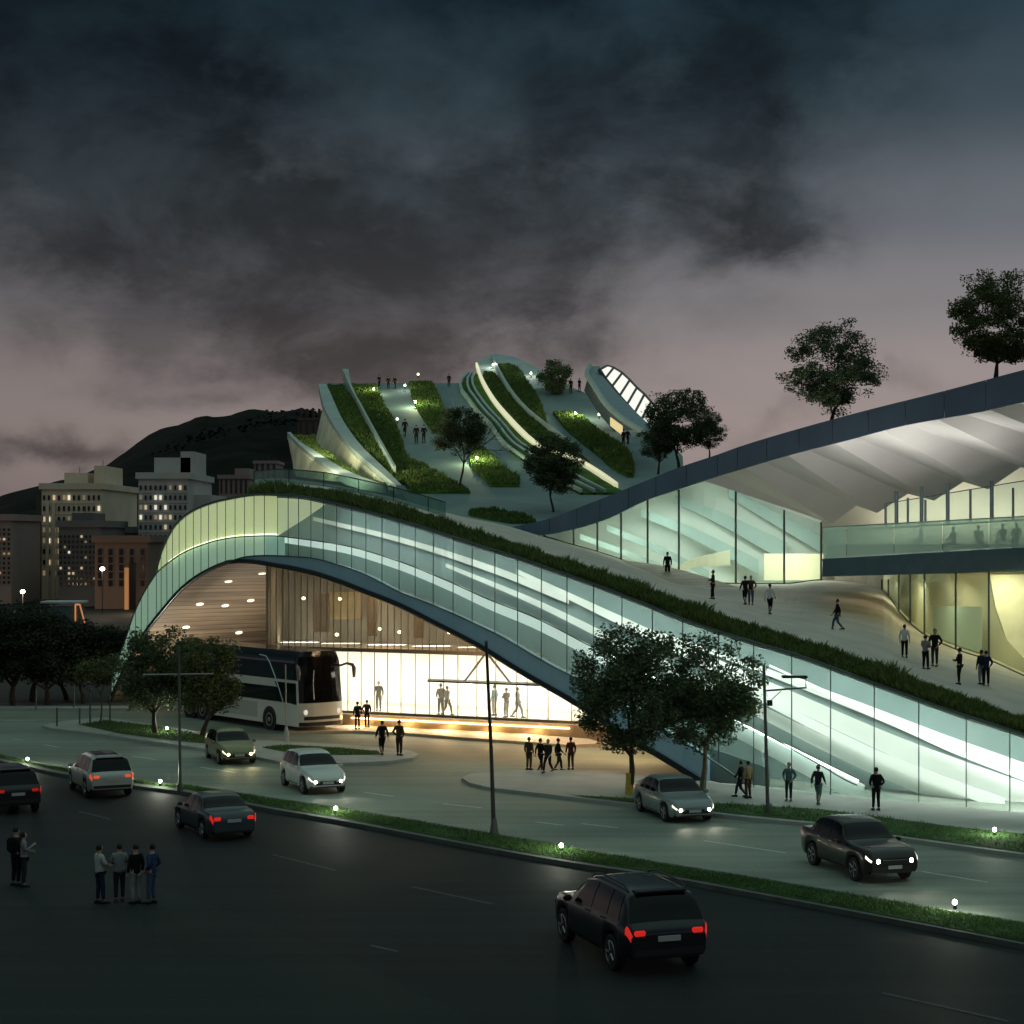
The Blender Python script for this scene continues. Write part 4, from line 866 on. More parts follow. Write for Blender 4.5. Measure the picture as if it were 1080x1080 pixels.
MB().slab([[P(x, y, 194) for x, y in ((620, 398), (634, 420), (652, 442), (676, 458))], [P(x, y, 193) for x, y in ((616, 412), (630, 434), (648, 456), (676, 474))]], (.5, 1.0, 0)).build('recess_wall', mat('recess_wall', (.09, .13, .13), .8, var=.15), gr)
MB().prism([P(643.5, 440, 191), P(656, 449, 190), P(656, 459, 190), P(643.5, 449, 191)], (.1, .3, 0)).build('lit_doorway', emis('door_glow', (1, .8, .42), .55), gr)
# lamps set in the roof lawns and along the walls
def bulb(loc, power, name, label, grp, col=(1, .93, .66), r=.16, glow=3, h=.5):
    e = empty(name, loc, label, 'light', grp)
    MB().lathe([(.05, 0), (.05, h - r), (.03, h - r)], 8).build('stake', steel_dark, e)
    MB().lathe([(.02, h - r), (r * .8, h - r * .6), (r, h), (r * .8, h + r * .6), (.02, h + r)], 10).build('globe', emis('globe_glow_%d' % glow, col, glow), e)
    if power: point('lamp', Vector(loc) + Vector((0, 0, h + r + .35)), power, col, .15)
RG = 'small lamps set into the roof lawns'
for (x, y, pw, lb) in ((394, 415, 160, 'small lamp at the top of the roof lawn left of the trio of people'), (427, 411, 60, 'small lamp at the head of the roof path beside the trio'), (441, 399, 0, 'highest small lamp on the skyline of the roof'),
                   (438, 429, 330, 'bright lamp on the lawn edge halfway up the roof path'), (419, 447, 0, 'faint lamp where the roof lawn meets the path'), (607, 441, 260, 'lamp at the tip of the long lawn below the skylight'),
                   (632, 442, 40, 'small white lamp on the path below the skylight rim'), (503, 489, 420, 'lamp hidden in the short lawn under the third roof wall'), (520, 389, 70, 'lamp in the lawn at the very top of the looped wall'), (560, 398, 50, 'lamp at the lawn edge near the roof bush')):
    bulb(P(x, y + 2, DR(y + 2)) + Vector((0, 0, .2)), pw * 1.3, 'lawn_lamp', lb, RG, col=(.95, 1, .55) if pw > 100 else (1, .95, .8), r=.15)
for (x, y, pw) in ((322, 502, 550), (338, 505, 420), (352, 492, 700), (370, 503, 600), (345, 476, 800)):
    area('wall_washer', P(x, y, DR(y) - 5) + Vector((-1.2, -2.5, .6)), .6, pw, (1, .95, .62), (.35, .75, .9))

# ------------------------------------------------------------------ trees
bark = mat('bark', (.06, .048, .036), .9, var=.3, scale=6, bump=.5)
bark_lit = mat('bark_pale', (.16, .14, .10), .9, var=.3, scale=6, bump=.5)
leaves = [leaf_mat('leaves_dark', (.042, .066, .034), (.14, .185, .09)), leaf_mat('leaves_olive', (.048, .070, .028), (.15, .175, .07)), leaf_mat('leaves_black', (.014, .023, .015), (.044, .058, .032))]
def tree_meshes(seed, h, crown_w, crown_base, trunk_r=.13, nclump=110, nleaf=75, leaf=.11, spread=.34, squash=1.0):
    rd = random.Random(seed); tb = MB(); tips = []
    def grow(p, d, ln, r, lev):
        n = 4; pts = [p]; q = p; dd = d.copy()
        for i in range(n):
            dd = (dd + Vector((rd.gauss(0, .13), rd.gauss(0, .13), rd.gauss(.03, .07)))).normalized(); q = q + dd * ln / n; pts.append(q)
        tb.tube(pts, [r * (1 - .5 * i / n) for i in range(n + 1)], 7 if lev < 2 else 5)
        if lev >= 3: tips.append(q); tips.append(pts[2]); return
        k = rd.choice((3, 4)) if lev == 0 else rd.choice((2, 3))
        for i in range(k):
            a = math.tau * (i + rd.random() * .6) / k; t = rd.uniform(.5, .95)
            nd = (dd * math.cos(t) + (dd.orthogonal().normalized() * math.cos(a) + dd.cross(dd.orthogonal()).normalized() * math.sin(a)) * math.sin(t)).normalized()
            if lev >= 1: nd = (nd + Vector((0, 0, .15))).normalized()
            grow(pts[-1 - (i % 2)], nd, ln * rd.uniform(.6, .78), r * .55, lev + 1)
        if lev > 0: grow(q, dd, ln * .7, r * .5, lev + 1)
    th = crown_base * h
    grow(Vector((0, 0, -.05)), Vector((rd.gauss(0, .03), rd.gauss(0, .03), 1)).normalized(), th * 1.08, trunk_r, 0)
    cz = th + (h - th) * .5; rz = (h - th) * .52; rxy = crown_w / 2
    cl = []
    for t in tips:
        v = Vector((t.x / rxy, t.y / rxy, (t.z - cz) / rz))
        if v.length > 1: v = v / v.length * rd.uniform(.75, 1)
        cl.append(Vector((v.x * rxy, v.y * rxy, cz + v.z * rz)))
    while len(cl) < nclump:
        v = Vector((rd.uniform(-1, 1), rd.uniform(-1, 1), rd.uniform(-1, 1)))
        if .35 < v.length < 1 and mnoise.noise(v * 2.6 + Vector((seed, 0, 0))) > -.06:
            wv = 1.0 + .22 * mnoise.noise(v.normalized() * 1.8 + Vector((0, seed, 0)))
            cl.append(Vector((v.x * rxy * wv, v.y * rxy * wv, cz + v.z * rz * wv * (squash if v.z < 0 else 1))))
    lb = MB(); fc = lb.f; vs = lb.v
    for c in cl:
        cs = spread * rd.uniform(.6, 1.25)
        for _ in range(int(nleaf * rd.uniform(.6, 1.2))):
            g_ = lambda q: max(-1.5, min(1.5, rd.gauss(0, 1))) * q; p = c + Vector((g_(cs), g_(cs), g_(cs * .75)))
            a = Vector((rd.gauss(0, 1), rd.gauss(0, 1), rd.gauss(0, .6))).normalized(); b = a.orthogonal().normalized(); b = Matrix.Rotation(rd.uniform(0, 6.28), 3, a) @ b
            s = leaf * rd.uniform(.6, 1.3); k = len(vs); vs += [p - a * s, p + b * s * .55, p + a * s, p - b * s * .55]; fc.append((k, k+1, k+2, k+3))
    return tb.mesh('trunk'), lb.mesh('crown')
TM = {}
def plant_tree(key, loc, label, grp=None, scale=1.0, rz=0.0, lm=0, name='tree', bk=bark, **kw):
    if key not in TM: TM[key] = tree_meshes(**kw)
    tm, cm = TM[key]
    e = empty(name, loc, label, 'tree' if name == 'tree' else 'bush', grp, rz); e.scale = (scale,) * 3
    for nm, me, mm in (('trunk', tm, bk), ('crown', cm, leaves[lm])):
        if not me.materials: me.materials.append(mm)
        o = D.objects.new(nm, me); COL.objects.link(o); o.parent = e
        o.material_slots[0].link = 'OBJECT'; o.material_slots[0].material = mm
    return e
plant_tree('a', G(664, 838, .14), 'dark street tree with a yellow wrapped trunk beside the silver car', 'street trees on the pavement', 1.0, 0, 0, bk=bark, seed=11, h=6.75, crown_w=4.5, crown_base=.30, trunk_r=.15, nclump=260, nleaf=100, leaf=.078, spread=.27)
plant_tree('b', G(741, 833, .14), 'dark street tree with a plain trunk left of the tall lamp post', 'street trees on the pavement', 1.0, 1.3, 0, bk=bark_lit, seed=23, h=6.5, crown_w=4.4, crown_base=.27, trunk_r=.15, nclump=260, nleaf=100, leaf=.078, spread=.27)
p = G(664, 838, .14); wr = tag(MB().lathe([(.185, 0), (.165, .4), (.155, .85), (.14, .87)], 12, Matrix.Translation(p)).build('trunk_wrap', mat('wrap_yellow', (.55, .42, .07), .7, var=.2), None), 'yellow wrapping round the foot of a street tree trunk', 'trunk wrap')
plant_tree('c', G(164, 773, .14), 'dark round street tree on the island lawn at the foot of the arch', 'street trees on the island', 1.0, .4, 0, seed=31, h=5.5, crown_w=4.0, crown_base=.24, trunk_r=.16, nclump=230, nleaf=95, leaf=.085, spread=.30)
plant_tree('d', G(213, 776, .14), 'dark street tree overlapping the back of the coach', 'street trees on the island', .97, 2.1, 1, seed=37, h=5.4, crown_w=3.8, crown_base=.24, trunk_r=.16, nclump=230, nleaf=95, leaf=.085, spread=.30)
plant_tree('e', G(105, 765, .14), 'young thin tree with a light crown on the left tip of the island', None, 1.0, 0, 1, seed=41, h=3.9, crown_w=2.2, crown_base=.42, trunk_r=.06, nclump=60, nleaf=26, leaf=.10, spread=.25)
BG = 'dark trees beyond the far road'
for i, (x, y, ht, lb, key, w) in enumerate(((14, 744, 6.8, 'tallest dark tree at the left edge beyond the far road', 'c', 1), (50, 743, 6.2, 'dense dark tree under the glazed kiosk', 'd', 1), (88, 742, 5.2, 'dark tree right of the kiosk with a low crown', 'c', 1), (116, 741, 5.4, 'dark tree touching the foot of the arch', 'd', 1), (-30, 745, 7.0, 'dark tree half outside the left edge', 'd', 1), (34, 738, 6.4, 'dark tree standing behind the others at far left', 'c', 1), (70, 737, 5.6, 'dark tree filling the gap below the kiosk', 'd', 1))):
    q = G(x, y); e = plant_tree(key, q, lb, BG, ht / 5.45, i * 1.1, 2); e.scale = (ht / 5.45 * 1.12, ht / 5.45 * 1.12, ht / 5.45 * .93)
def roof_tree(x, y, Y, hpx, label, key, lm=0, grp=None, name='tree', dz=0.0, **kw):
    return plant_tree(key, P(x, y, Y) + Vector((0, 0, dz)), label, grp, hpx * Y / F / kw.pop('hh', 5.45), x * .1, lm, name=name, **kw)
RT = 'trees on the roofs'
roof_tree(484, 516, DR(516), 84, 'slender roof tree with a round crown beside the roof path', 'f', 0, RT, hh=6.0, seed=51, h=6.0, crown_w=3.9, crown_base=.45, trunk_r=.10, nclump=180, nleaf=95, leaf=.09, spread=.26)
roof_tree(584, 543, DR(540), 84, 'dense round roof tree in front of the banked beds', 'g', 0, RT, hh=6.0, seed=57, h=6.0, crown_w=4.3, crown_base=.30, trunk_r=.11, nclump=230, nleaf=95, leaf=.09, spread=.26)
roof_tree(716, 494, 150, 84, 'broad roof tree in front of the skylight', 'h', 0, RT, hh=6.0, seed=63, h=6.0, crown_w=5.0, crown_base=.22, trunk_r=.14, nclump=240, nleaf=95, leaf=.09, spread=.27)
roof_tree(748, 486, 148, 42, 'low bushy roof tree behind the sweeping fascia', 'a', 0, RT)
roof_tree(694, 500, 152, 50, 'low roof tree under the end of the skylight', 'b', 0, RT)
roof_tree(585, 416, DR(416), 36, 'round bush on the skyline of the green roof', 'bush', 0, None, name='bush', hh=3.0, seed=71, h=3.0, crown_w=3.0, crown_base=.12, trunk_r=.07, nclump=170, nleaf=60, leaf=.10, spread=.25)
roof_tree(877, 447, 106, 103, 'spreading tree alone on the pavilion roof above the soffit', 'j', 0, RT, hh=6.0, seed=77, h=6.0, crown_w=5.7, crown_base=.14, trunk_r=.15, nclump=290, nleaf=110, leaf=.078, spread=.26)
roof_tree(1050, 402, 96, 116, 'largest roof tree at the right edge of the view', 'k', 1, RT, hh=6.0, seed=83, h=6.0, crown_w=5.2, crown_base=.16, trunk_r=.16, nclump=290, nleaf=110, leaf=.078, spread=.26)

# ------------------------------------------------------------------ lamps on the street
pole_m = mat('lamp_pole', (.10, .11, .11), .5, metal=.5, var=.1)
q = G(190, 834, .15); r = empty('street_lamp', q, 'slim lamp post with a cross arm on the median at left', 'street lamp')
MB().tube([(0, 0, 0), (-.05, 0, 5.9)], [.07, .045], 8).build('pole', pole_m, r); MB().lathe([(.13, 0), (.12, .25), (.08, .35)], 10).build('base', pole_m, r)
MB().tube([(-1.55, .1, 4.75), (1.35, -.1, 4.8)], .03, 6).build('cross_arm', mat('arm_pale', (.35, .37, .36), .4, metal=.5), r)
MB().tube([(-.04, 0, 5.75), (-.30, 0, 5.5), (-.55, 0, 5.15)], .02, 6).build('brace', pole_m, r)
q = G(521, 881, .15); r = empty('street_lamp', q, 'tall plain lamp post in front of the arch in the middle of the view', 'street lamp')
MB().tube([(0, 0, 0), (-.10, 0, 3), (-.27, 0, 6.7)], [.085, .065, .05], 10).build('pole', mat('pole_black', (.03, .035, .035), .5, metal=.4), r)
MB().lathe([(.17, 0), (.15, .2), (.10, .5), (.085, .6)], 10).build('base', pole_m, r); MB().lathe([(.05, 6.7), (.08, 6.74), (.02, 6.8)], 8, Matrix.Translation((-.27, 0, 0))).build('cap', pole_m, r)
q = G(810, 857, .14); r = empty('street_lamp', q, 'lamp post with a flat panel head beside the right street tree', 'street lamp')
MB().tube([(0, 0, 0), (-.16, 0, 5.6)], [.075, .055], 8).build('pole', pole_m, r); MB().lathe([(.14, 0), (.12, .25), (.08, .35)], 10).build('base', pole_m, r)
MB().tube([(-.13, 0, 4.6), (1.45, 0, 4.72)], .035, 6).build('arm', pole_m, r); MB().tube([(-.1, 0, 4.05), (.5, 0, 4.6)], .02, 6).build('brace', pole_m, r)
MB().tube([(.7, 0, 5.15), (1.1, 0, 5.1), (1.43, 0, 5.05), (1.43, 0, 4.72)], .025, 6).build('bracket', pole_m, r)
MB().box((1.0, 0, 5.13), (.95, .4, .09)).build('panel_head', steel_dark, r, bevel=.02); MB().box((.05, -.1, 4.15), (.2, .16, .22)).build('junction_box', steel_dark, r, bevel=.02)
q = G(302, 781.5, .14); r = empty('street_lamp', q, 'thin low lamp post with a pale foot in front of the coach', 'street lamp')
MB().tube([(0, 0, .7), (-.04, 0, 3.9)], .04, 6).build('pole', mat('arm_pale', (.35, .37, .36), .4), r); MB().lathe([(.14, 0), (.12, .5), (.05, .75)], 10).build('base', concrete, r)
MG = 'bright ground lamps in the grass strips'
for (x, y, z, lb) in ((29, 805, .15, 'bright ground lamp on the median beside the black cropped car'), (169, 829, .15, 'bright ground lamp on the median right of the white estate'), (354, 858, .15, 'bright ground lamp on the median below the white hatchback'),
                  (592, 898, .15, 'bright ground lamp on the median right of the tall plain post'), (1007, 959, .15, 'bright ground lamp on the median below the black boxy car'), (1049, 881, .15, 'bright ground lamp on the verge by the pavement at right'), (176, 772, .15, 'bright lamp under the street trees on the island')):
    bulb(G(x, y, z), 75, 'ground_lamp', lb, MG, col=(.95, 1, .80), r=.07, glow=40, h=.20)
PGRP = 'thin posts by the far kerb'
for i, (x, y, h) in enumerate(((38, 748, 1.1), (78, 746, 1.3), (95, 764, 2.0), (116, 762, 1.5), (60, 766, 1.0), (84, 764, .9))):
    tag(MB().lathe([(.05, 0), (.05, h - .05), (.07, h - .05), (.06, h), (.01, h + .03)], 8, Matrix.Translation(G(x, y, .13))).build('bollard', pole_m), ('thin bollard on the far kerb under the leftmost dark trees', 'thin bollard on the far kerb left of the young tree', 'tall thin post beside the young tree', 'thin post right of the young tree', 'short post near the left tip of the island', 'short post at the edge of the island lawn')[i], 'bollard', PGRP)

# ------------------------------------------------------------------ people
skin_ms = [mat('skin_light', (.42, .27, .20), .6, var=0), mat('skin_tan', (.28, .17, .11), .6, var=0)]
def cloth(name, c): return mat('cloth_' + name, c, .9, var=.12, scale=8, spec=.1)
CL = dict(black=cloth('black', (.012, .012, .014)), charcoal=cloth('charcoal', (.03, .03, .034)), navy=cloth('navy', (.018, .026, .055)), blue=cloth('blue', (.03, .05, .12)), white=cloth('white', (.62, .62, .60)), grey=cloth('grey', (.22, .23, .24)),
          pale=cloth('pale', (.40, .43, .42)), denim=cloth('denim', (.06, .09, .14)), brown=cloth('brown', (.07, .045, .03)), tan=cloth('tan', (.30, .22, .13)), teal=cloth('teal', (.10, .17, .17)), rust=cloth('rust', (.12, .05, .03)))
hairm = mat('hair_dark', (.012, .009, .008), .7, var=0)
shoem = mat('shoe_dark', (.015, .014, .014), .6, var=0)
DG = None
def skin_mesh(verts, edges, rad, name, root=0, sub=1):
    me = D.meshes.new(name); me.from_pydata(verts, edges, []); o = D.objects.new(name, me); COL.objects.link(o)
    o.modifiers.new('s', 'SKIN'); sv = me.skin_vertices[0].data
    for i, r in enumerate(rad): sv[i].radius = r if isinstance(r, tuple) else (r, r); sv[i].use_root = (i == root)
    if sub: o.modifiers.new('d', 'SUBSURF').levels = sub
    dg = bpy.context.evaluated_depsgraph_get(); ev = o.evaluated_get(dg); res = D.meshes.new_from_object(ev)
    D.objects.remove(o); D.meshes.remove(me); res.name = name
    for p in res.polygons: p.use_smooth = True
    return res
def pose_joints(pose):
    J = dict(pel=(0, 0, .95), waist=(0, .0, 1.08), chest=(0, .0, 1.30), neckb=(0, -.01, 1.44), neck=(0, .0, 1.51))
    hip = .09; legs = {}
    def leg(s, knee, ank): legs[s] = ((s * hip, 0, .88), (s * hip + s * .01, *knee), (s * hip + s * .015, *ank))
    def arm(s, el, wr): return ((s * .175, -.01, 1.40), (s * el[0], el[1], el[2]), (s * wr[0], wr[1], wr[2]))
    leg(1, (.02, .49), (-.01, .085)); leg(-1, (.02, .49), (-.01, .085))
    A = {1: arm(1, (.245, -.03, 1.13), (.25, .05, .89)), -1: arm(-1, (.245, -.03, 1.13), (.25, .05, .89))}
    dz = 0
    if pose == 'walk':
        leg(1, (.20, .53), (.27, .12)); leg(-1, (-.02, .50), (-.30, .17)); A[1] = arm(1, (.24, -.14, 1.15), (.25, -.16, .91)); A[-1] = arm(-1, (.24, .08, 1.14), (.23, .24, .95)); dz = -.03
    elif pose == 'stride':
        leg(1, (-.03, .50), (-.24, .14)); leg(-1, (.15, .52), (.20, .10)); A[1] = arm(1, (.24, .06, 1.14), (.22, .22, .98)); A[-1] = arm(-1, (.245, -.12, 1.14), (.26, -.10, .90)); dz = -.02
    elif pose == 'phone':
        A[1] = arm(1, (.23, .03, 1.15), (.10, .24, 1.28)); A[-1] = arm(-1, (.23, -.0, 1.13), (.14, .22, 1.10))
    elif pose == 'folded':
        A[1] = arm(1, (.24, .05, 1.16), (.02, .20, 1.16)); A[-1] = arm(-1, (.24, .05, 1.16), (.04, .22, 1.12)); leg(1, (.06, .49), (.08, .085))
    elif pose == 'pocket':
        A[1] = arm(1, (.30, -.10, 1.15), (.19, .08, .97)); A[-1] = arm(-1, (.30, -.10, 1.15), (.19, .08, .97)); leg(-1, (.03, .49), (.05, .085))
    elif pose == 'sit':
        leg(1, (.42, .88), (.40, .45)); leg(-1, (.42, .88), (.44, .45)); A[1] = arm(1, (.23, .08, 1.15), (.10, .30, 1.05)); A[-1] = arm(-1, (.23, .10, 1.15), (.12, .32, 1.08)); dz = -.45
    return J, legs, A, dz
PM = {}
def person_meshes(pose, hair):
    k = (pose, hair)
    if k in PM: return PM[k]
    J, legs, A, dz = pose_joints(pose)
    V = []; E = []; Rr = []
    def add(p, r, par=None):
        V.append((p[0], p[1], p[2] + dz)); Rr.append(r); i = len(V) - 1
        if par is not None: E.append((par, i))
        return i
    pel = add(J['pel'], (.14, .10)); w = add(J['waist'], (.125, .095), pel); c = add(J['chest'], (.145, .105), w); nb = add(J['neckb'], (.075, .065), c); nk = add(J['neck'], .05, nb)
    h0 = add((0, .015, 1.575), (.062, .075), nk); h1 = add((0, .01, 1.64), (.074, .092), h0); h2 = add((0, 0, 1.70), (.058, .072), h1)
    add((0, .105, 1.605), .013, h0)                                   # nose
    feet = []
    for s in (1, -1):
        hp, kn, an = legs[s]
        a = add(hp, .088, pel); b = add(kn, .056, a); cc = add(((kn[0]+an[0])/2, (kn[1]+an[1])/2 - .015, (kn[2]+an[2])/2 + .06), .056, b); d = add(an, .036, cc)
        if pose != 'sit': add((an[0], an[1] + .12, an[2] - .045), (.024, .016), d)
        else: add((an[0], an[1] + .12, an[2] - .045), (.024, .016), d)
        feet.append((an[0], an[1], an[2] + dz))
        sh, el, wr = A[s]
        a = add(sh, .058, c); b = add(el, .042, a); d = add(wr, .027, b)
        dr = (Vector(wr) - Vector(el)).normalized(); up = dr.orthogonal().normalized() if abs(dr.z) < .7 else Vector((0, 1, 0)); sd = dr.cross(Vector((s, 0, 0))).normalized()
        pm = Vector(wr) + dr * .075; pi = add(pm, (.034, .022), d)
        for f, (of, ln) in enumerate(((-.030, .060), (-.010, .075), (.010, .070), (.028, .052))):
            q = pm + sd * of + dr * .03; a1 = add(q, .0095, pi); a2 = add(q + dr * ln * .55 + Vector((-s * .012, .006, 0)), .009, a1); add(q + dr * ln * .9 + Vector((-s * .034, .014, 0)), .008, a2)
        tq = Vector(wr) + dr * .03 + sd * -.03 + Vector((-s * .012, .0, 0)); t1 = add(tq, .011, d); add(tq + dr * .035 - sd * .018, .0095, t1)
    body = skin_mesh(V, E, Rr, 'body')
    # jacket
    V = []; E = []; Rr = []
    a0 = add((0, 0, .85 if pose != 'sit' else .92), (.168, .130)); b0 = add(J['pel'], (.168, .130), a0); w = add(J['waist'], (.148, .112), b0); c = add(J['chest'], (.168, .122), w); nb = add((0, -.01, 1.435), (.098, .082), c)
    for s in (1, -1):
        sh, el, wr = A[s]; e2 = Vector(el).lerp(Vector(wr), .93)
        a = add(sh, .074, c); b = add(el, .057, a); add(e2, .040, b)
    top = skin_mesh(V, E, Rr, 'jacket')
    V = []; E = []; Rr = []
    pel = add((0, 0, .985), (.156, .119))
    for s in (1, -1):
        hp, kn, an = legs[s]; a = add(hp, .108, pel); b = add(kn, .074, a); m2 = ((kn[0]+an[0])/2, (kn[1]+an[1])/2 - .01, (kn[2]+an[2])/2); cc = add(m2, .066, b); add(Vector(kn).lerp(Vector(an), .93), .056, cc)
    tr = skin_mesh(V, E, Rr, 'trousers')
    sh = []
    for (x, y, z) in feet:
        fr_ = Matrix.Translation((x, y, z)); rows = []
        for t, hw, hh in ((-.10, .030, .06), (-.06, .047, .10), (.02, .050, .09), (.10, .054, .065), (.17, .045, .05), (.20, .022, .03)):
            rows.append([fr_ @ Vector((hw * math.cos(q), t, -.085 + hh * (.5 + .5 * math.sin(q)) * 1.2)) for q in np.linspace(0, math.tau, 9)])
        sh.append(MB().grid(rows).mesh('shoe'))
    mb = MB(); rows = []
    lo = -.45 if hair == 'short' else -1.25
    for i in range(9):
        ph = math.pi / 2 - i / 8 * (math.pi / 2 - lo * 1.25) if hair == 'short' else math.pi / 2 - i / 8 * 2.0
        r2 = []
        for k_ in range(15):
            th = math.pi * .36 + (math.tau - math.pi * .72) * k_ / 14 + math.pi / 2 if i > 2 else math.tau * k_ / 14 + math.pi / 2
            rr = 1.0 + .03 * math.sin(5 * th)
            z = 1.645 + .098 * math.sin(ph) if ph > -.4 else 1.645 - .04 - (abs(ph) - .4) * .22
            cr = max(.05, math.cos(ph)) if ph > -.4 else .9
            r2.append(Vector((.084 * cr * math.cos(th) * rr, -.008 + .101 * cr * math.sin(th) * rr, z + dz)))
        rows.append(r2)
    mb.grid(rows); hm = mb.mesh('hair')
    eb = MB()
    PM[k] = (body, top, tr, sh[0], sh[1], hm); return PM[k]
PN = 0
def person(loc, label, pose='stand', face=0.0, top='black', legs='black', hair='short', h=1.72, grp=None, skin=0, bag=None):
    ms = person_meshes(pose, hair); e = empty('person', loc, label, 'person', grp, face); s = h / 1.74; e.scale = (s, s, s)
    for nm, me, mm in zip(('body', 'jacket', 'trousers', 'shoe', 'shoe', 'hair'), ms, (skin_ms[skin], CL[top], CL[legs], shoem, shoem, hairm)):
        if not me.materials: me.materials.append(mm)
        o = D.objects.new(nm, me); COL.objects.link(o); o.parent = e
        o.material_slots[0].link = 'OBJECT'; o.material_slots[0].material = mm
    if bag:
        MB().box((0, -.19, 1.22), (.30, .16, .42)).build('backpack', CL[bag], e, bevel=.05)
    return e
away, toward = 0.0, math.pi
def pg(x, y, *a, z=0.0, hpx=None, **k):
    q = G(x, y, z)
    if hpx: k['h'] = min(1.9, max(1.5, hpx * q.y / F))
    return person(q, *a, **k)
FG = 'people chatting on the dark pavement'
pg(17, 934, 'long haired person in dark clothes with a shoulder bag behind another', 'stand', -.6, 'charcoal', 'black', 'long', z=.008, h=1.78, bag='black')
pg(25, 935, 'person in a grey top holding a phone up at far left', 'phone', -1.2, 'grey', 'charcoal', z=.008, h=1.66)
pg(105, 953, 'person in a pale shirt and dark shorts at the left of the four', 'folded', -.9, 'pale', 'navy', z=.008, h=1.72, grp=FG)
pg(126, 951, 'person in a grey shirt facing the others with folded arms', 'folded', .3, 'grey', 'charcoal', z=.008, h=1.70, grp=FG)
pg(143, 953, 'person in a dark jacket and light trousers second from right of the four', 'stand', .8, 'black', 'grey', 'long', z=.008, h=1.72, grp=FG)
pg(160, 953, 'person in a dark blue jacket and jeans at the right of the four', 'pocket', 1.2, 'blue', 'denim', z=.008, h=1.74, grp=FG)
IG = 'people waiting at the tip of the island'
pg(403, 797, 'dark figure walking along the tip of the island left of a companion', 'walk', .4, 'black', 'black', z=.14, hpx=38, grp=IG)
pg(421, 797, 'dark brown figure standing at the very tip of the island', 'pocket', -.5, 'brown', 'charcoal', z=.14, hpx=38, grp=IG)
pg(377, 769, 'dark figure beside the front of the coach', 'stand', .4, 'black', 'black', z=.15, hpx=29, grp='people beside the coach')
pg(387, 767, 'dark figure a step behind the one beside the coach', 'pocket', -.3, 'charcoal', 'black', z=.15, hpx=29, grp='people beside the coach')
LG = 'people in the lit lobby'
def lob(x, dy, lab, **k): q = wallp(x, PLZ) + Vector((0, dy, 0)); person(q, lab, grp=LG, **k)
lob(464, 1.2, 'dark coated figure seen through the bright lobby glass left of a pair', pose='pocket', face=.5, top='charcoal', legs='black', h=1.74)
lob(471, 1.0, 'grey clad figure walking beside the dark coat in the lobby', pose='walk', face=-.8, top='grey', legs='charcoal', h=1.66)
lob(521, 2.2, 'pale teal figure deep in the lobby by the tall post', pose='stand', face=1.0, top='teal', legs='grey', h=1.7)
lob(534, 1.4, 'brownish figure in the lobby right of the tall post', pose='folded', face=.6, top='brown', legs='grey', h=1.62)
lob(546, 1.4, 'slim grey figure walking right in the lobby', pose='walk', face=-1.2, top='grey', legs='teal', h=1.72)
lob(397, 1.8, 'dark haired figure behind the lobby seats near the coach', pose='stand', face=3.0, top='black', legs='charcoal', h=1.68)
WG = 'people crossing the forecourt by the paved tip'
pg(558, 812, 'brown figure at the left end of the row beside the paved tip', 'stand', -.6, 'brown', 'brown', z=.0, hpx=33, grp=WG)
pg(570, 814, 'dark figure striding next to the left end of the row', 'stride', -.9, 'black', 'black', z=.0, hpx=36, grp=WG)
pg(578, 815, 'dark figure walking forward in the centre of the row', 'walk', 2.6, 'charcoal', 'black', z=.13, hpx=36, grp=WG)
pg(589, 813, 'dark figure stepping wide to the right in the row', 'stride', -1.4, 'black', 'charcoal', z=.0, hpx=34, grp=WG)
pg(602, 812, 'rust brown figure alone at the right end of the row', 'stand', .3, 'rust', 'brown', z=.0, hpx=33, grp=WG)
SG = 'people walking along the lit glass'
pg(781, 841, 'dark striding figure closest to the right street tree trunk', 'walk', 1.2, 'black', 'charcoal', z=.14, hpx=36, grp=SG)
pg(789, 842, 'tan coated figure just left of the panel lamp post', 'stand', .6, 'tan', 'brown', z=.14, hpx=38, grp=SG)
pg(832, 845, 'teal clad figure with a hand in pocket right of the panel lamp', 'pocket', 2.7, 'teal', 'charcoal', z=.14, hpx=41, grp=SG)
pg(863, 849, 'dark figure with one arm out in front of the lit glass', 'stride', -.6, 'charcoal', 'teal', z=.14, hpx=43, grp=SG)
pg(924, 855, 'black figure with a side bag at the right of the pavement', 'pocket', .2, 'black', 'black', z=.14, hpx=46, grp=SG, bag='black')
TG = 'people on the sloping terrace'
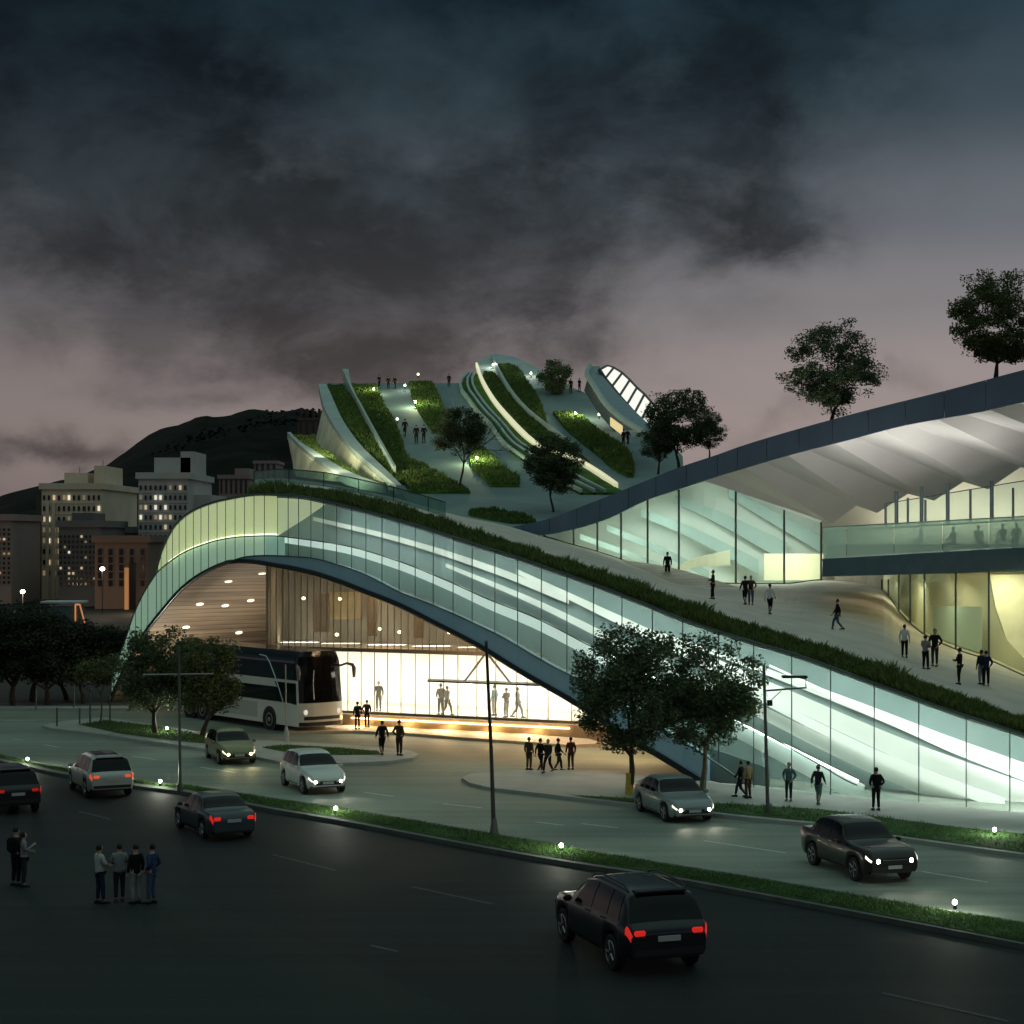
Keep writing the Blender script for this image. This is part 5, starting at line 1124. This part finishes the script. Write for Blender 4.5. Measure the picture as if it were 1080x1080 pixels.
for (x, y, hp, lab, ps, fc, tp, lg_, hr_) in (
    (704, 611, 29, 'black figure alone high on the terrace by the pavilion glass', 'stand', .2, 'black', 'black', 'long'),
    (752, 632, 28, 'dark figure on the terrace below the yellow lit glass', 'folded', 1.6, 'charcoal', 'black', 'short'),
    (786, 638, 31, 'black figure on the left of a close pair on the terrace', 'walk', .3, 'black', 'black', 'short'),
    (792, 638, 31, 'brown figure on the right of a close pair on the terrace', 'pocket', 2.9, 'brown', 'denim', 'short'),
    (812, 648, 30, 'figure in a white shirt and black trousers on the terrace', 'stride', -.6, 'white', 'black', 'short'),
    (883, 665, 32, 'figure in black top and jeans walking left on the terrace', 'walk', 1.4, 'black', 'denim', 'short'),
    (954, 694, 35, 'figure in a white top with black skirt on the terrace', 'stand', -.4, 'white', 'black', 'short'),
    (976, 706, 35, 'figure in a grey top facing a dark companion on the terrace', 'folded', -.8, 'grey', 'black', 'short'),
    (986, 703, 40, 'tall dark figure behind the grey top on the terrace', 'pocket', 2.6, 'black', 'charcoal', 'short'),
    (1012, 722, 39, 'black coated figure standing alone low on the terrace', 'folded', 1.0, 'black', 'black', 'short'),
    (1035, 722, 36, 'grey trousered figure at the left of the last terrace pair', 'stand', .4, 'charcoal', 'grey', 'short'),
    (1040, 724, 38, 'navy jacketed figure at the right of the last terrace pair', 'pocket', -.3, 'navy', 'black', 'short')):
    q = terr_at(x, y); person(q, lab, ps, fc, tp, lg_, hr_, max(1.5, min(1.85, hp * q.y / F)), TG)
RP = 'people on the green roof'
for (x, y, hp, lab, ps, fc) in ((427, 461, 20, 'black figure furthest left of the three on the roof path', 'walk', .3), (439, 468, 20, 'black figure lowest of the three on the roof path', 'stand', .1), (447, 467, 19, 'dark figure on the right of the three on the roof path', 'pocket', .5),
    (400, 410, 15, 'silhouette on the roof skyline at the left of a trio', 'folded', .8), (409.5, 410.5, 14, 'silhouette on the roof skyline in the middle of a trio', 'stand', .2), (416.5, 410.5, 14.5, 'silhouette on the roof skyline at the right of a trio', 'stride', -.9),
    (473.5, 408, 11.5, 'lone silhouette on the roof skyline left of the looped wall', 'stand', 0), (602, 415, 16, 'silhouette left of a pair on the skyline near the skylight', 'stand', .4), (611, 413, 14, 'silhouette right of a pair on the skyline near the skylight', 'folded', -.7),
    (657.5, 470, 17, 'dark figure in the doorway under the skylight rim', 'stand', .6), (662, 470, 18, 'dark figure leaving the doorway under the skylight rim', 'walk', -2.5)):
    Y = DR(y) if x < 640 else 186; person(P(x, y, Y) + Vector((0, 0, .02)), lab, ps, fc, 'black', 'black', 'short', max(1.5, min(1.85, hp * Y / F)), RP)
# seated people on the balcony with stools
for i, (x, lab, fc) in enumerate(((972, 'seated figure leaning forward at the left of the balcony', 1.0), (1007, 'seated figure with dark hair in the middle of the balcony', .8), (1034, 'low seated figure seen dimly through the balcony glass', -.6), (1060, 'seated figure upright near the right of the balcony', .3), (1075, 'seated figure at the right edge of the balcony', 2.6))):
    q = P(x, bt(x, 590, 577.5), YB(x)) + Vector((.3, 1.6, .01))
    q = q.lerp(P(x, bt(x, 590, 577.5), YB(x)) + off, 0.0)
    person(q, lab, 'sit', fc, ('grey', 'charcoal', 'pale', 'charcoal', 'grey')[i], 'charcoal', 'long' if i % 2 else 'short', 1.66, 'people seated on the balcony')
    st = empty('stool', q, ('stool under the leaning figure at the left of the balcony', 'stool under the dark haired balcony figure', 'stool under the low dim balcony figure', 'stool under the upright balcony figure', 'stool under the figure at the right edge of the balcony')[i], 'stool', 'balcony stools', fc)
    MB().lathe([(.05, .40), (.19, .40), (.19, .44), (.02, .445)], 14).build('seat', CL['brown'], st); 
    for a in range(3): MB().tube([(.10 * math.cos(a * 2.1), .10 * math.sin(a * 2.1), .40), (.17 * math.cos(a * 2.1), .17 * math.sin(a * 2.1), 0)], .015, 6).build('leg', steel_dark, st)

# ------------------------------------------------------------------ vehicles
def paint(name, c, r=.32): return mat('paint_' + name, c, r, metal=.2, var=.03, scale=1, coat=.35, spec=.4)
carglass = mat('car_glass', (.005, .006, .007), .05, var=0, spec=.2)
tyre_m = mat('tyre', (.014, .014, .015), .85, var=.1)
rim_m = mat('rim_alloy', (.34, .35, .36), .35, metal=.8, var=0)
trim_m = mat('car_trim', (.015, .015, .016), .5, var=0)
chrome = mat('chrome', (.55, .56, .57), .2, metal=1.0, var=0)
plate_m = mat('number_plate', (.42, .43, .42), .6, var=0)
head_on = emis('headlight_on', (1, .94, .74), 30)
head_soft = emis('headlight_reflector', (1, .93, .76), 1.6)
head_yel = emis('headlight_yellow', (1, .84, .36), 24)
tail_on = emis('tail_on', (1, .03, .02), .42)
tail_amb = emis('tail_amber', (1, .13, .04), .5)
tail_off = mat('tail_lens', (.22, .012, .010), .3, var=0, emit=.25, ecol=(1, .03, .02))
head_off = mat('headlight_off', (.35, .37, .38), .15, var=0)
KINDS = {
 # x from the rear bumper (0) to the nose (1): (x, top, belt, half width factor)
 'suv': dict(L=4.75, W=1.92, H=1.72, wr=.37, ax=(.19, .80), zb=.30,
   top=[(0, .86), (.012, 1.02), (.03, 1.10), (.075, 1.55), (.11, 1.66), (.25, 1.715), (.45, 1.72), (.56, 1.66), (.62, 1.52), (.71, 1.14), (.76, 1.08), (.90, 1.02), (.97, .92), (1.0, .72)],
   belt=[(0, .84), (.03, 1.04), (.3, 1.06), (.6, 1.02), (.72, 1.00), (.9, .94), (1, .70)], wid=[(0, .86), (.03, .94), (.12, 1), (.7, 1), (.9, .95), (.97, .86), (1, .76)],
   wind=(.575, .70), rear=(.031, .094), side=[(.115, .24, .14, .25), (.255, .43, .262, .425), (.445, .655, .44, .578)]),
 'saloon': dict(L=4.65, W=1.80, H=1.46, wr=.325, ax=(.20, .80), zb=.22,
   top=[(0, .70), (.012, .86), (.03, .96), (.14, 1.0), (.19, 1.05), (.30, 1.36), (.38, 1.445), (.50, 1.46), (.57, 1.40), (.70, 1.0), (.75, .94), (.90, .84), (.97, .74), (1.0, .58)],
   belt=[(0, .68), (.03, .92), (.2, .93), (.6, .90), (.72, .87), (.9, .78), (1, .56)], wid=[(0, .84), (.03, .92), (.14, .99), (.3, 1), (.7, 1), (.9, .94), (.97, .84), (1, .74)],
   wind=(.575, .695), rear=(.20, .305), side=[(.235, .31, .30, .335), (.325, .46, .35, .455), (.475, .665, .47, .585)]),
 'hatchback': dict(L=4.1, W=1.75, H=1.50, wr=.31, ax=(.17, .81), zb=.22,
   top=[(0, .70), (.012, .88), (.03, 1.0), (.06, 1.12), (.12, 1.36), (.17, 1.44), (.35, 1.50), (.48, 1.49), (.56, 1.40), (.70, 1.02), (.75, .96), (.90, .86), (.97, .75), (1.0, .58)],
   belt=[(0, .68), (.03, .98), (.3, .96), (.6, .92), (.72, .88), (.9, .80), (1, .56)], wid=[(0, .84), (.03, .93), (.12, .99), (.3, 1), (.7, 1), (.9, .93), (.97, .83), (1, .72)],
   wind=(.565, .695), rear=(.068, .135), side=[(.14, .25, .17, .255), (.265, .44, .275, .435), (.455, .66, .45, .57)]),
}
KINDS['crossover'] = dict(KINDS['hatchback'], L=4.3, W=1.80, H=1.62, wr=.34, zb=.27, top=[(a, b * 1.08) for a, b in KINDS['hatchback']['top']], belt=[(a, b * 1.08) for a, b in KINDS['hatchback']['belt']])
KINDS['pickup'] = dict(L=4.85, W=1.86, H=1.7, wr=.365, ax=(.20, .80), zb=.30,
   top=[(0, .96), (.012, 1.10), (.03, 1.15), (.13, 1.16), (.165, 1.20), (.225, 1.53), (.29, 1.655), (.42, 1.69), (.53, 1.65), (.58, 1.54), (.68, 1.17), (.74, 1.12), (.90, 1.07), (.97, .98), (1.0, .78)],
   belt=[(0, .94), (.03, 1.08), (.3, 1.07), (.6, 1.03), (.72, 1.02), (.9, .98), (1, .76)], wid=[(0, .88), (.03, .95), (.12, 1), (.7, 1), (.9, .97), (.97, .90), (1, .82)],
   wind=(.56, .672), rear=(.175, .235), side=[(.20, .285, .25, .30), (.30, .45, .315, .445), (.465, .645, .46, .565)])
KINDS['low_hatch'] = dict(KINDS['saloon'], L=4.35, top=[(0, .70), (.012, .86), (.03, 1.0), (.10, 1.08), (.20, 1.24), (.30, 1.40), (.40, 1.455), (.50, 1.46), (.57, 1.40), (.70, 1.0), (.75, .94), (.90, .84), (.97, .74), (1.0, .58)], rear=(.11, .29), side=[(.20, .31, .28, .335), (.325, .46, .35, .455), (.475, .665, .47, .585)])
def car(kind, x, y, theta, towards, label, pm, lights, rails=False, z=.006, plate=True, sc=1.0, roofdark=False):
    K = KINDS[kind]; L, W, wr = K['L'], K['W'], K['wr']; top, belt, wid = pchip(K['top']), pchip(K['belt']), pchip(K['wid'])
    q = G(x, y, z); phi = math.atan2(x - CX, F); psi = R(theta) - phi       # heading left of straight ahead
    rz = math.pi / 2 + psi + (math.pi if towards else 0)
    e = empty('parked_car' if False else 'car', q, label, 'car', None, rz); e.scale = (sc,) * 3
    axs = [K['ax'][0] * L, K['ax'][1] * L]; ra = wr + .06
    def zbot(X):
        z_ = K['zb'] + (.10 if X < .25 or X > L - .25 else 0)
        for a in axs:
            d = abs(X - a)
            if d < ra: z_ = max(z_, wr + math.sqrt(max(0, ra * ra - d * d)))
        return z_
    def sec(u):
        X = u * L; zt, zb_, w = top(u), min(belt(u), top(u) - .015), wid(u) * W / 2; z0 = min(zbot(X), zb_ - .12); gh = max(0, zt - zb_)
        rw = lambda f: w * .955 - gh * .36 * f ** 1.3 - .02 * f
        zm = z0 + (zb_ - z0) * .55
        return [(w * .93, z0), (w * .985, z0 + min(.10, (zb_ - z0) * .25)), (w, zm), (w * .99, zb_ - .05), (w * .955, zb_), (rw(.5), zb_ + gh * .5), (rw(.93), zb_ + gh * .90), (rw(1) * .88, zt - .012 * min(1, gh * 4)), (rw(1) * .5, zt + .008), (0, zt + .014)]
    us = sorted(set([0, .006, .014, .03, .045, .06, .08, .1, .94, .96, .98, .99, 1.0] + [i / 60 for i in range(5, 57)] + [(a + ra * math.cos(t)) / L for a in axs for t in np.linspace(0, math.pi, 13)]))
    rows = []
    for u in us:
        s = sec(u); rows.append([Vector((u * L - L / 2, -yy, zz)) for yy, zz in s] + [Vector((u * L - L / 2, yy, zz)) for yy, zz in reversed(s[:-1])])
    mb = MB().grid(rows); m_ = len(rows[0])
    mb.f.append(tuple(range(m_))); mb.f.append(tuple((len(rows) - 1) * m_ + i for i in reversed(range(m_))))
    mb.build('body', pm, e, smooth=False)
    bo = D.objects[e.children[-1].name]
    for p in bo.data.polygons: p.use_smooth = len(p.vertices) == 4
    def S(u, v, o=.012):                    # v in -9..9 across the section
        s = sec(u); a = abs(v); i = min(8, int(a)); t = a - i
        yy = s[i][0] + (s[i+1][0] - s[i][0]) * t; zz = s[i][1] + (s[i+1][1] - s[i][1]) * t
        return Vector((u * L - L / 2, -yy if v < 0 else yy, zz))
    def Sn(u, v):
        du = S(min(1, u + .01), v) - S(max(0, u - .01), v); dv = S(u, v + .05) - S(u, v - .05) if abs(v) < 8.9 else S(u, 8.8) - S(u, -8.8)
        n = du.cross(dv); n = n.normalized() if n.length > 1e-9 else Vector((0, 0, 1))
        p = S(u, v); c = Vector((p.x * .6, 0, .6))
        return n if n.dot(p - c) > 0 else -n
    def vpath(v): return v
    def patch_(name, u0, u1, vs, m, off=.012, nu=5):   # u0(v), u1(v)
        rr = []
        for v in vs:
            a, b = u0(v), u1(v); rr.append([S(a + (b - a) * i / nu, v) + Sn(a + (b - a) * i / nu, v) * off for i in range(nu + 1)])
        return MB().grid(rr).build(name, m, e, smooth=True)
    # cross sections run right sill (-0) over the roof (9) to left sill: use v in [-x..-9] and [9..x]
    across = [-5.9, -6.4, -7, -7.5, -8, -8.5, -8.95, 8.95, 8.5, 8, 7.5, 7, 6.4, 5.9]
    w0, w1 = K['wind']; bow = lambda v: .012 * (1 - ((9 - abs(v)) / 3.2) ** 2)
    patch_('windscreen', lambda v: w0 + .004, lambda v: w1 + bow(v), across, carglass, .010)
    r0, r1 = K['rear']; patch_('rear_window', lambda v: r0, lambda v: r1, across, carglass, .010)
    for s in (-1, 1):
        for (b0, b1, t0, t1) in K['side']:
            patch_('side_window', lambda v: b0 + (t0 - b0) * (abs(v) - 4.1) / 1.8, lambda v: b1 + (t1 - b1) * (abs(v) - 4.1) / 1.8, [s * k for k in (4.12, 4.5, 5, 5.5, 5.88)], carglass, .010)
    # underbody and wheel wells
    MB().box((0, 0, K['zb'] + .22), (L * .92, W * .74, .40)).build('underbody', trim_m, e)
    for a in axs:
        for s in (-1, 1):
            c = Vector((a - L / 2, s * (W / 2 - .115), wr)); Mx = Matrix.Translation(c) @ Matrix.Rotation(R(-90) * s, 4, 'X')
            w = empty('wheel', (0, 0, 0)); w.parent = e
            MB().lathe([(wr * .62, -.10), (wr * .93, -.105), (wr, -.08), (wr, .08), (wr * .93, .105), (wr * .66, .10)], 24, Mx).build('tyre', tyre_m, w, smooth=False)
            mb = MB().lathe([(wr * .60, -.06), (wr * .68, .095), (wr * .64, .11), (wr * .60, .07), (wr * .2, .055), (wr * .13, .085), (.01, .09)], 20, Mx)
            for k in range(5):
                an = math.tau * k / 5; d1 = Mx.to_3x3() @ Vector((math.cos(an), math.sin(an), 0)); zz = Mx.to_3x3() @ Vector((0, 0, 1)); mb.tube([c + d1 * wr * .12 + zz * .085, c + d1 * wr * .64 + zz * .095], [.035, .03], 5)
            mb.build('rim', rim_m, w)
    # lights: wrapped round the corners
    for s in (-1, 1):
        hm = lights[0]; tm = lights[1] if s > 0 else lights[2]
        patch_('headlight', lambda v: .945 + (3.4 - abs(v)) * .005, lambda v: .9965, [s * k for k in (2.75, 3.0, 3.3, 3.6)], hm if hm is head_off else head_soft, .012)
        c = S(.998, s * 2.6); MB().lathe([(.02, -.03), (.065, -.02), (.075, .02), (.05, .04), (.01, .05)], 14, Matrix.Translation(Vector((L / 2 - .03, s * W * .30, top(.985) - .17))) @ Matrix.Rotation(R(90), 4, 'Y')).build('lamp_lens', hm, e)
        patch_('taillight', lambda v: .003, lambda v: .035, [s * k for k in (2.5, 3.0, 3.5, 3.95)], tm, .012)
        MB().box((-L / 2 + .012, s * W * .335, belt(.03) - .14), (.05, W * .13, .13)).build('taillight_lens', tm, e, bevel=.02)
        mr = S(w1 - .015, s * 4.2); mb = MB(); mb.box(mr + Vector((-.03, s * .13, .06)), (.11, .19, .13)); mb.build('mirror', pm, e, bevel=.03)
        patch_('sill', lambda v: .24, lambda v: .76, [s * k for k in (.0, .5, .9)], trim_m, .008)
    sd = K['side']
    for s in (-1, 1):
        for u_ in (sd[0][1] + .008 if kind != 'saloon' else .318, sd[1][1] + .008, sd[2][1] + .012):
            patch_('door_gap', lambda v: u_, lambda v: u_ + .0028, [s * k for k in (.9, 1.5, 2.2, 3, 3.6, 4.05)], trim_m, .006, 1)
        for u_ in (sd[1][0] + .022, sd[2][0] + .022): MB().box(S(u_, s * 3.35) + Vector((0, s * .02, 0)), (.20, .035, .035)).build('door_handle', chrome, e)
    MB().box((L / 2 - .02, 0, top(.985) - .20), (.06, W * .42, .13)).build('grille', trim_m, e, bevel=.02)
    MB().box((L / 2 - .02, 0, K['zb'] + .20), (.07, W * .62, .16)).build('front_bumper', trim_m, e, bevel=.03)
    MB().box((L / 2 - .012, 0, top(.985) - .14), (.06, W * .44, .02)).build('grille_bar', chrome, e)
    MB().box((-L / 2 + .02, 0, K['zb'] + .20), (.10, W * .84, .20)).build('rear_bumper', trim_m if kind in ('suv', 'crossover') else pm, e, bevel=.04)
    MB().box((-L / 2 - .018, 0, K['zb'] + .48), (.03, .50, .11)).build('number_plate', plate_m, e); 
    if towards: MB().box((L / 2 + .012, 0, K['zb'] + .24), (.03, .46, .10)).build('number_plate', plate_m, e)
    if kind == 'suv': MB().box((-L / 2 + .50, 0, 1.672), (.30, W * .60, .045)).build('rear_spoiler', pm, e, bevel=.02)
    if rails:
        for s in (-1, 1):
            MB().tube([Vector((L * .14 - L / 2, s * W * .335, 1.66)), Vector((L * .18 - L / 2, s * W * .335, 1.76)), Vector((L * .45 - L / 2, s * W * .335, 1.785)), Vector((L * .53 - L / 2, s * W * .335, 1.73)), Vector((L * .57 - L / 2, s * W * .335, 1.64))], .022, 6).build('roof_rail', trim_m, e)
    if roofdark: MB().slab([[S(u, v) + Vector((0, 0, .012)) for v in (-7.4, -8.95, 8.95, 7.4)] for u in np.linspace(.2, .5, 6)], (0, 0, -.01)).build('sunroof', carglass, e)
    if towards and hm in (head_on, head_yel):
        for s in (-1, 1):
            l = D.lights.new('headlamp', 'SPOT'); l.energy = 45; l.color = (1, .92, .72) if hm is head_on else (1, .85, .42); l.spot_size = R(70); l.spot_blend = .9; l.shadow_soft_size = .06
            ob = D.objects.new('headlamp', l); COL.objects.link(ob); ob.parent = e; ob.location = (L / 2 + .12, s * W * .30, top(.985) - .17); ob.rotation_euler = (0, R(-83) , 0); ob.rotation_euler = Vector((1, 0, -.14)).to_track_quat('-Z', 'Y').to_euler()
    return e
TAIL = (head_off, tail_on, tail_on); DIM = (head_off, tail_off, tail_off)
car('suv', 660, 1004, 22, False, 'black sport utility car with roof rails and red tail lights nearest the viewer', paint('black_blue', (.012, .015, .021)), TAIL, rails=True, sc=1.17)
car('saloon', 225, 877, 18, False, 'dark grey blue saloon seen from behind with one bright tail light', paint('slate', (.045, .058, .072)), (head_off, tail_on, tail_on))
car('suv', 105, 835, 12.5, False, 'silver white estate seen from behind with amber tail lights at left', paint('silver_white', (.44, .46, .43)), (head_off, tail_amb, tail_amb), sc=.98, roofdark=True)
car('suv', 4, 851, 13, False, 'black car cropped by the left edge with a thin red light bar', paint('black', (.012, .014, .018)), DIM)
car('hatchback', 243, 802, 12, True, 'small yellow lit hatchback driving forward beside the island', paint('olive_gold', (.22, .215, .11)), (head_yel, tail_off, tail_off))
car('crossover', 330, 832, 17, True, 'white hatchback with bright headlights below the coach', paint('white', (.58, .62, .60)), (head_on, tail_off, tail_off))
car('low_hatch', 710, 860, 21, True, 'silver green hatchback with headlights on under the street trees', paint('silver_green', (.22, .27, .27)), (head_on, tail_off, tail_off), sc=1.03)
car('pickup', 905, 919, 27, True, 'black boxy car with headlights on in the far road at right', paint('jet', (.014, .015, .015)), (head_on, tail_off, tail_off))

# coach
q = G(341, 773, .006); phi = math.atan2(341 - CX, F)
bus = empty('coach', q, 'white and black coach with curved mirrors under the arch', 'coach', None, math.pi / 2 + R(33) - phi + math.pi); bus.scale = (1.12, 1.12, 1.17)
BL, BW, BH = 12.6, 2.5, 3.75
white_b = paint('coach_white', (.62, .64, .62), .35); black_b = paint('coach_black', (.014, .015, .018), .2)
def bsec(X, z0, z1, n=7, inset=0.0):   # superellipse plan outline at height
    pass
def plan(z):                          # rounded plan outline, front at x = 0, rear at x = -BL
    slope = max(0, z - 1.2) * .10; bulge = .25; hw = BW / 2 - max(0, z - 3.2) ** 1.5 * .5 - max(0, z - 1.2) * .02
    pts = []
    for t in np.linspace(-1, 1, 13):
        yy = hw * math.copysign(abs(math.sin(t * math.pi / 2)) ** .62, t); xx = bulge * (1 - abs(yy / hw) ** 3.2) - .30 - slope + .05
        pts.append(Vector((xx, yy, z)))
    for X in np.linspace(-1.2, -BL + .1, 24): pts.append(Vector((X, hw, z)))
    for t in np.linspace(1, -1, 9): pts.append(Vector((-BL - .05 * (1 - abs(t) ** 4), hw * t * (1 if abs(t) < .9 else .97), z)))
    for X in np.linspace(-BL + .1, -1.2, 24): pts.append(Vector((X, -hw, z)))
    return pts
BAX = (-2.85, -9.4, -10.75)
def loft(name, zs, m, off=0.0, xr=None):
    rows = [plan(z) for z in zs]; mb = MB(); n = len(rows[0])
    for r in rows: mb.v += [Vector((p.x * (1 + off * .02), p.y * (1 + off), p.z)) for p in r]
    for i in range(len(rows) - 1):
        for k in range(n): a = i * n + k; b = i * n + (k + 1) % n; mb.f.append((a, b, b + n, a + n))
    mb.f.append(tuple(reversed(range(n)))); mb.f.append(tuple((len(rows) - 1) * n + k for k in range(n)))
    return mb.build(name, m, bus)
loft('body', [.32, .5, .9, 1.25, 1.45, 2.0, 2.42], white_b)
loft('upper_body', [2.424, 2.9, 3.2, 3.4, 3.5, 3.62, 3.70, 3.75], black_b)
def side_panel(name, pts, m, s, th=.02):
    out = []
    for X, z in pts: hw = BW / 2 - max(0, z - 3.2) ** 1.5 * .5 - max(0, z - 1.2) * .02 + .004; out.append(Vector((X, s * hw, z)))
    MB().prism(out, (0, s * th, 0)).build(name, m, bus)
for s in (-1, 1):
    MB().slab([[Vector((X, s * (BW / 2 + .006 - max(0, z - 3.2) ** 1.5 * .5 - max(0, z - 1.2) * .02), z)) for X in (-.62, -3, -6, -9, -12.3)] for z in (2.46, 2.8, 3.2, 3.3, 3.42)], (0, s * .015, 0)).build('upper_window', mat('coach_glass', (.02, .026, .034), .1, var=0, spec=.6), bus)
    side_panel('lower_window', [(-.42, 1.32), (-.50, 2.29), (-2.4, 2.29), (-2.15, 2.05), (-11.6, 2.05), (-11.6, 1.38), (-1.3, 1.38)], carglass, s)
    mb = MB(); pts = [(-3.9, 3.46), (-3.3, 3.42), (-2.9, 3.2), (-2.4, 2.6), (-1.9, 1.9), (-1.55, 1.35)]
    mb.tube([Vector((X, s * (BW / 2 + .03 - max(0, z - 1.2) * .02 - max(0, z - 3.2) ** 1.5 * .5), z)) for X, z in pts], .035, 6); mb.build('swoosh', chrome, bus)
    for X in (-4.2, -5.8, -7.4, -9.0, -10.6): side_panel('window_pillar', [(X, 2.47), (X, 3.2), (X - .06, 3.2), (X - .06, 2.47)], trim_m, s, .028)
    for X0, X1 in ((-4.0, -5.8), (-5.9, -7.4), (-7.5, -8.8)): side_panel('luggage_hatch', [(X0, .52), (X0, 1.24), (X1, 1.24), (X1, .52)], paint('coach_grey', (.42, .44, .43), .4), s, .010)
# windscreen follows the front outline
def front_panel(name, z0, z1, k0, k1, m, off):
    rows = []
    for z in np.linspace(z0, z1, 6): rows.append([p + Vector((off, 0, 0)) for p in plan(z)[k0:k1]])
    mb = MB().slab(rows, (-.02, 0, 0)); return mb.build(name, m, bus, smooth=False)
front_panel('windscreen', 1.40, 3.50, 1, 12, carglass, .03)
front_panel('front_grille', .62, .78, 3, 10, trim_m, .02)
front_panel('lower_bumper', .34, .52, 1, 12, trim_m, .015)
for s in (-1, 1):
    MB().lathe([(.02, -.03), (.11, -.02), (.12, .02), (.02, .05)], 12, Matrix.Translation((-.10, s * .92, .98)) @ Matrix.Rotation(R(90), 4, 'Y')).build('headlight', mat('coach_lamp', (.5, .52, .5), .2, emit=.6, ecol=(1, .95, .8)), bus)
    MB().tube([(-.45, s * 1.16, 3.0), (-.1, s * 1.42, 3.14), (.18, s * 1.56, 3.08), (.28, s * 1.58, 2.9), (.28, s * 1.58, 2.5)], [.05, .06, .085, .11, .07], 8).build('mirror_arm', mat('mirror_grey', (.16, .165, .16), .4), bus)
MB().tube([(.03, -.55, 2.9), (.06, -.62, 2.3), (.04, -.55, 1.55)], .025, 6).build('wiper', chrome, bus)
for X in BAX:
    for s in (-1, 1):
        c = Vector((X, s * (BW / 2 - .14), .5)); Mx = Matrix.Translation(c) @ Matrix.Rotation(R(-90) * s, 4, 'X')
        MB().lathe([(.62, -.02), (.62, .160)], 24, Mx).build('wheel_arch', trim_m, bus)
        w = empty('wheel', (0, 0, 0)); w.parent = bus
        MB().lathe([(.30, -.13), (.47, -.13), (.5, -.10), (.5, .14), (.47, .175), (.31, .165)], 24, Mx).build('tyre', tyre_m, w)
        MB().lathe([(.30, .10), (.31, .175), (.27, .18), (.24, .12), (.12, .13), (.10, .20), (.01, .205)], 18, Mx).build('rim', rim_m, w)
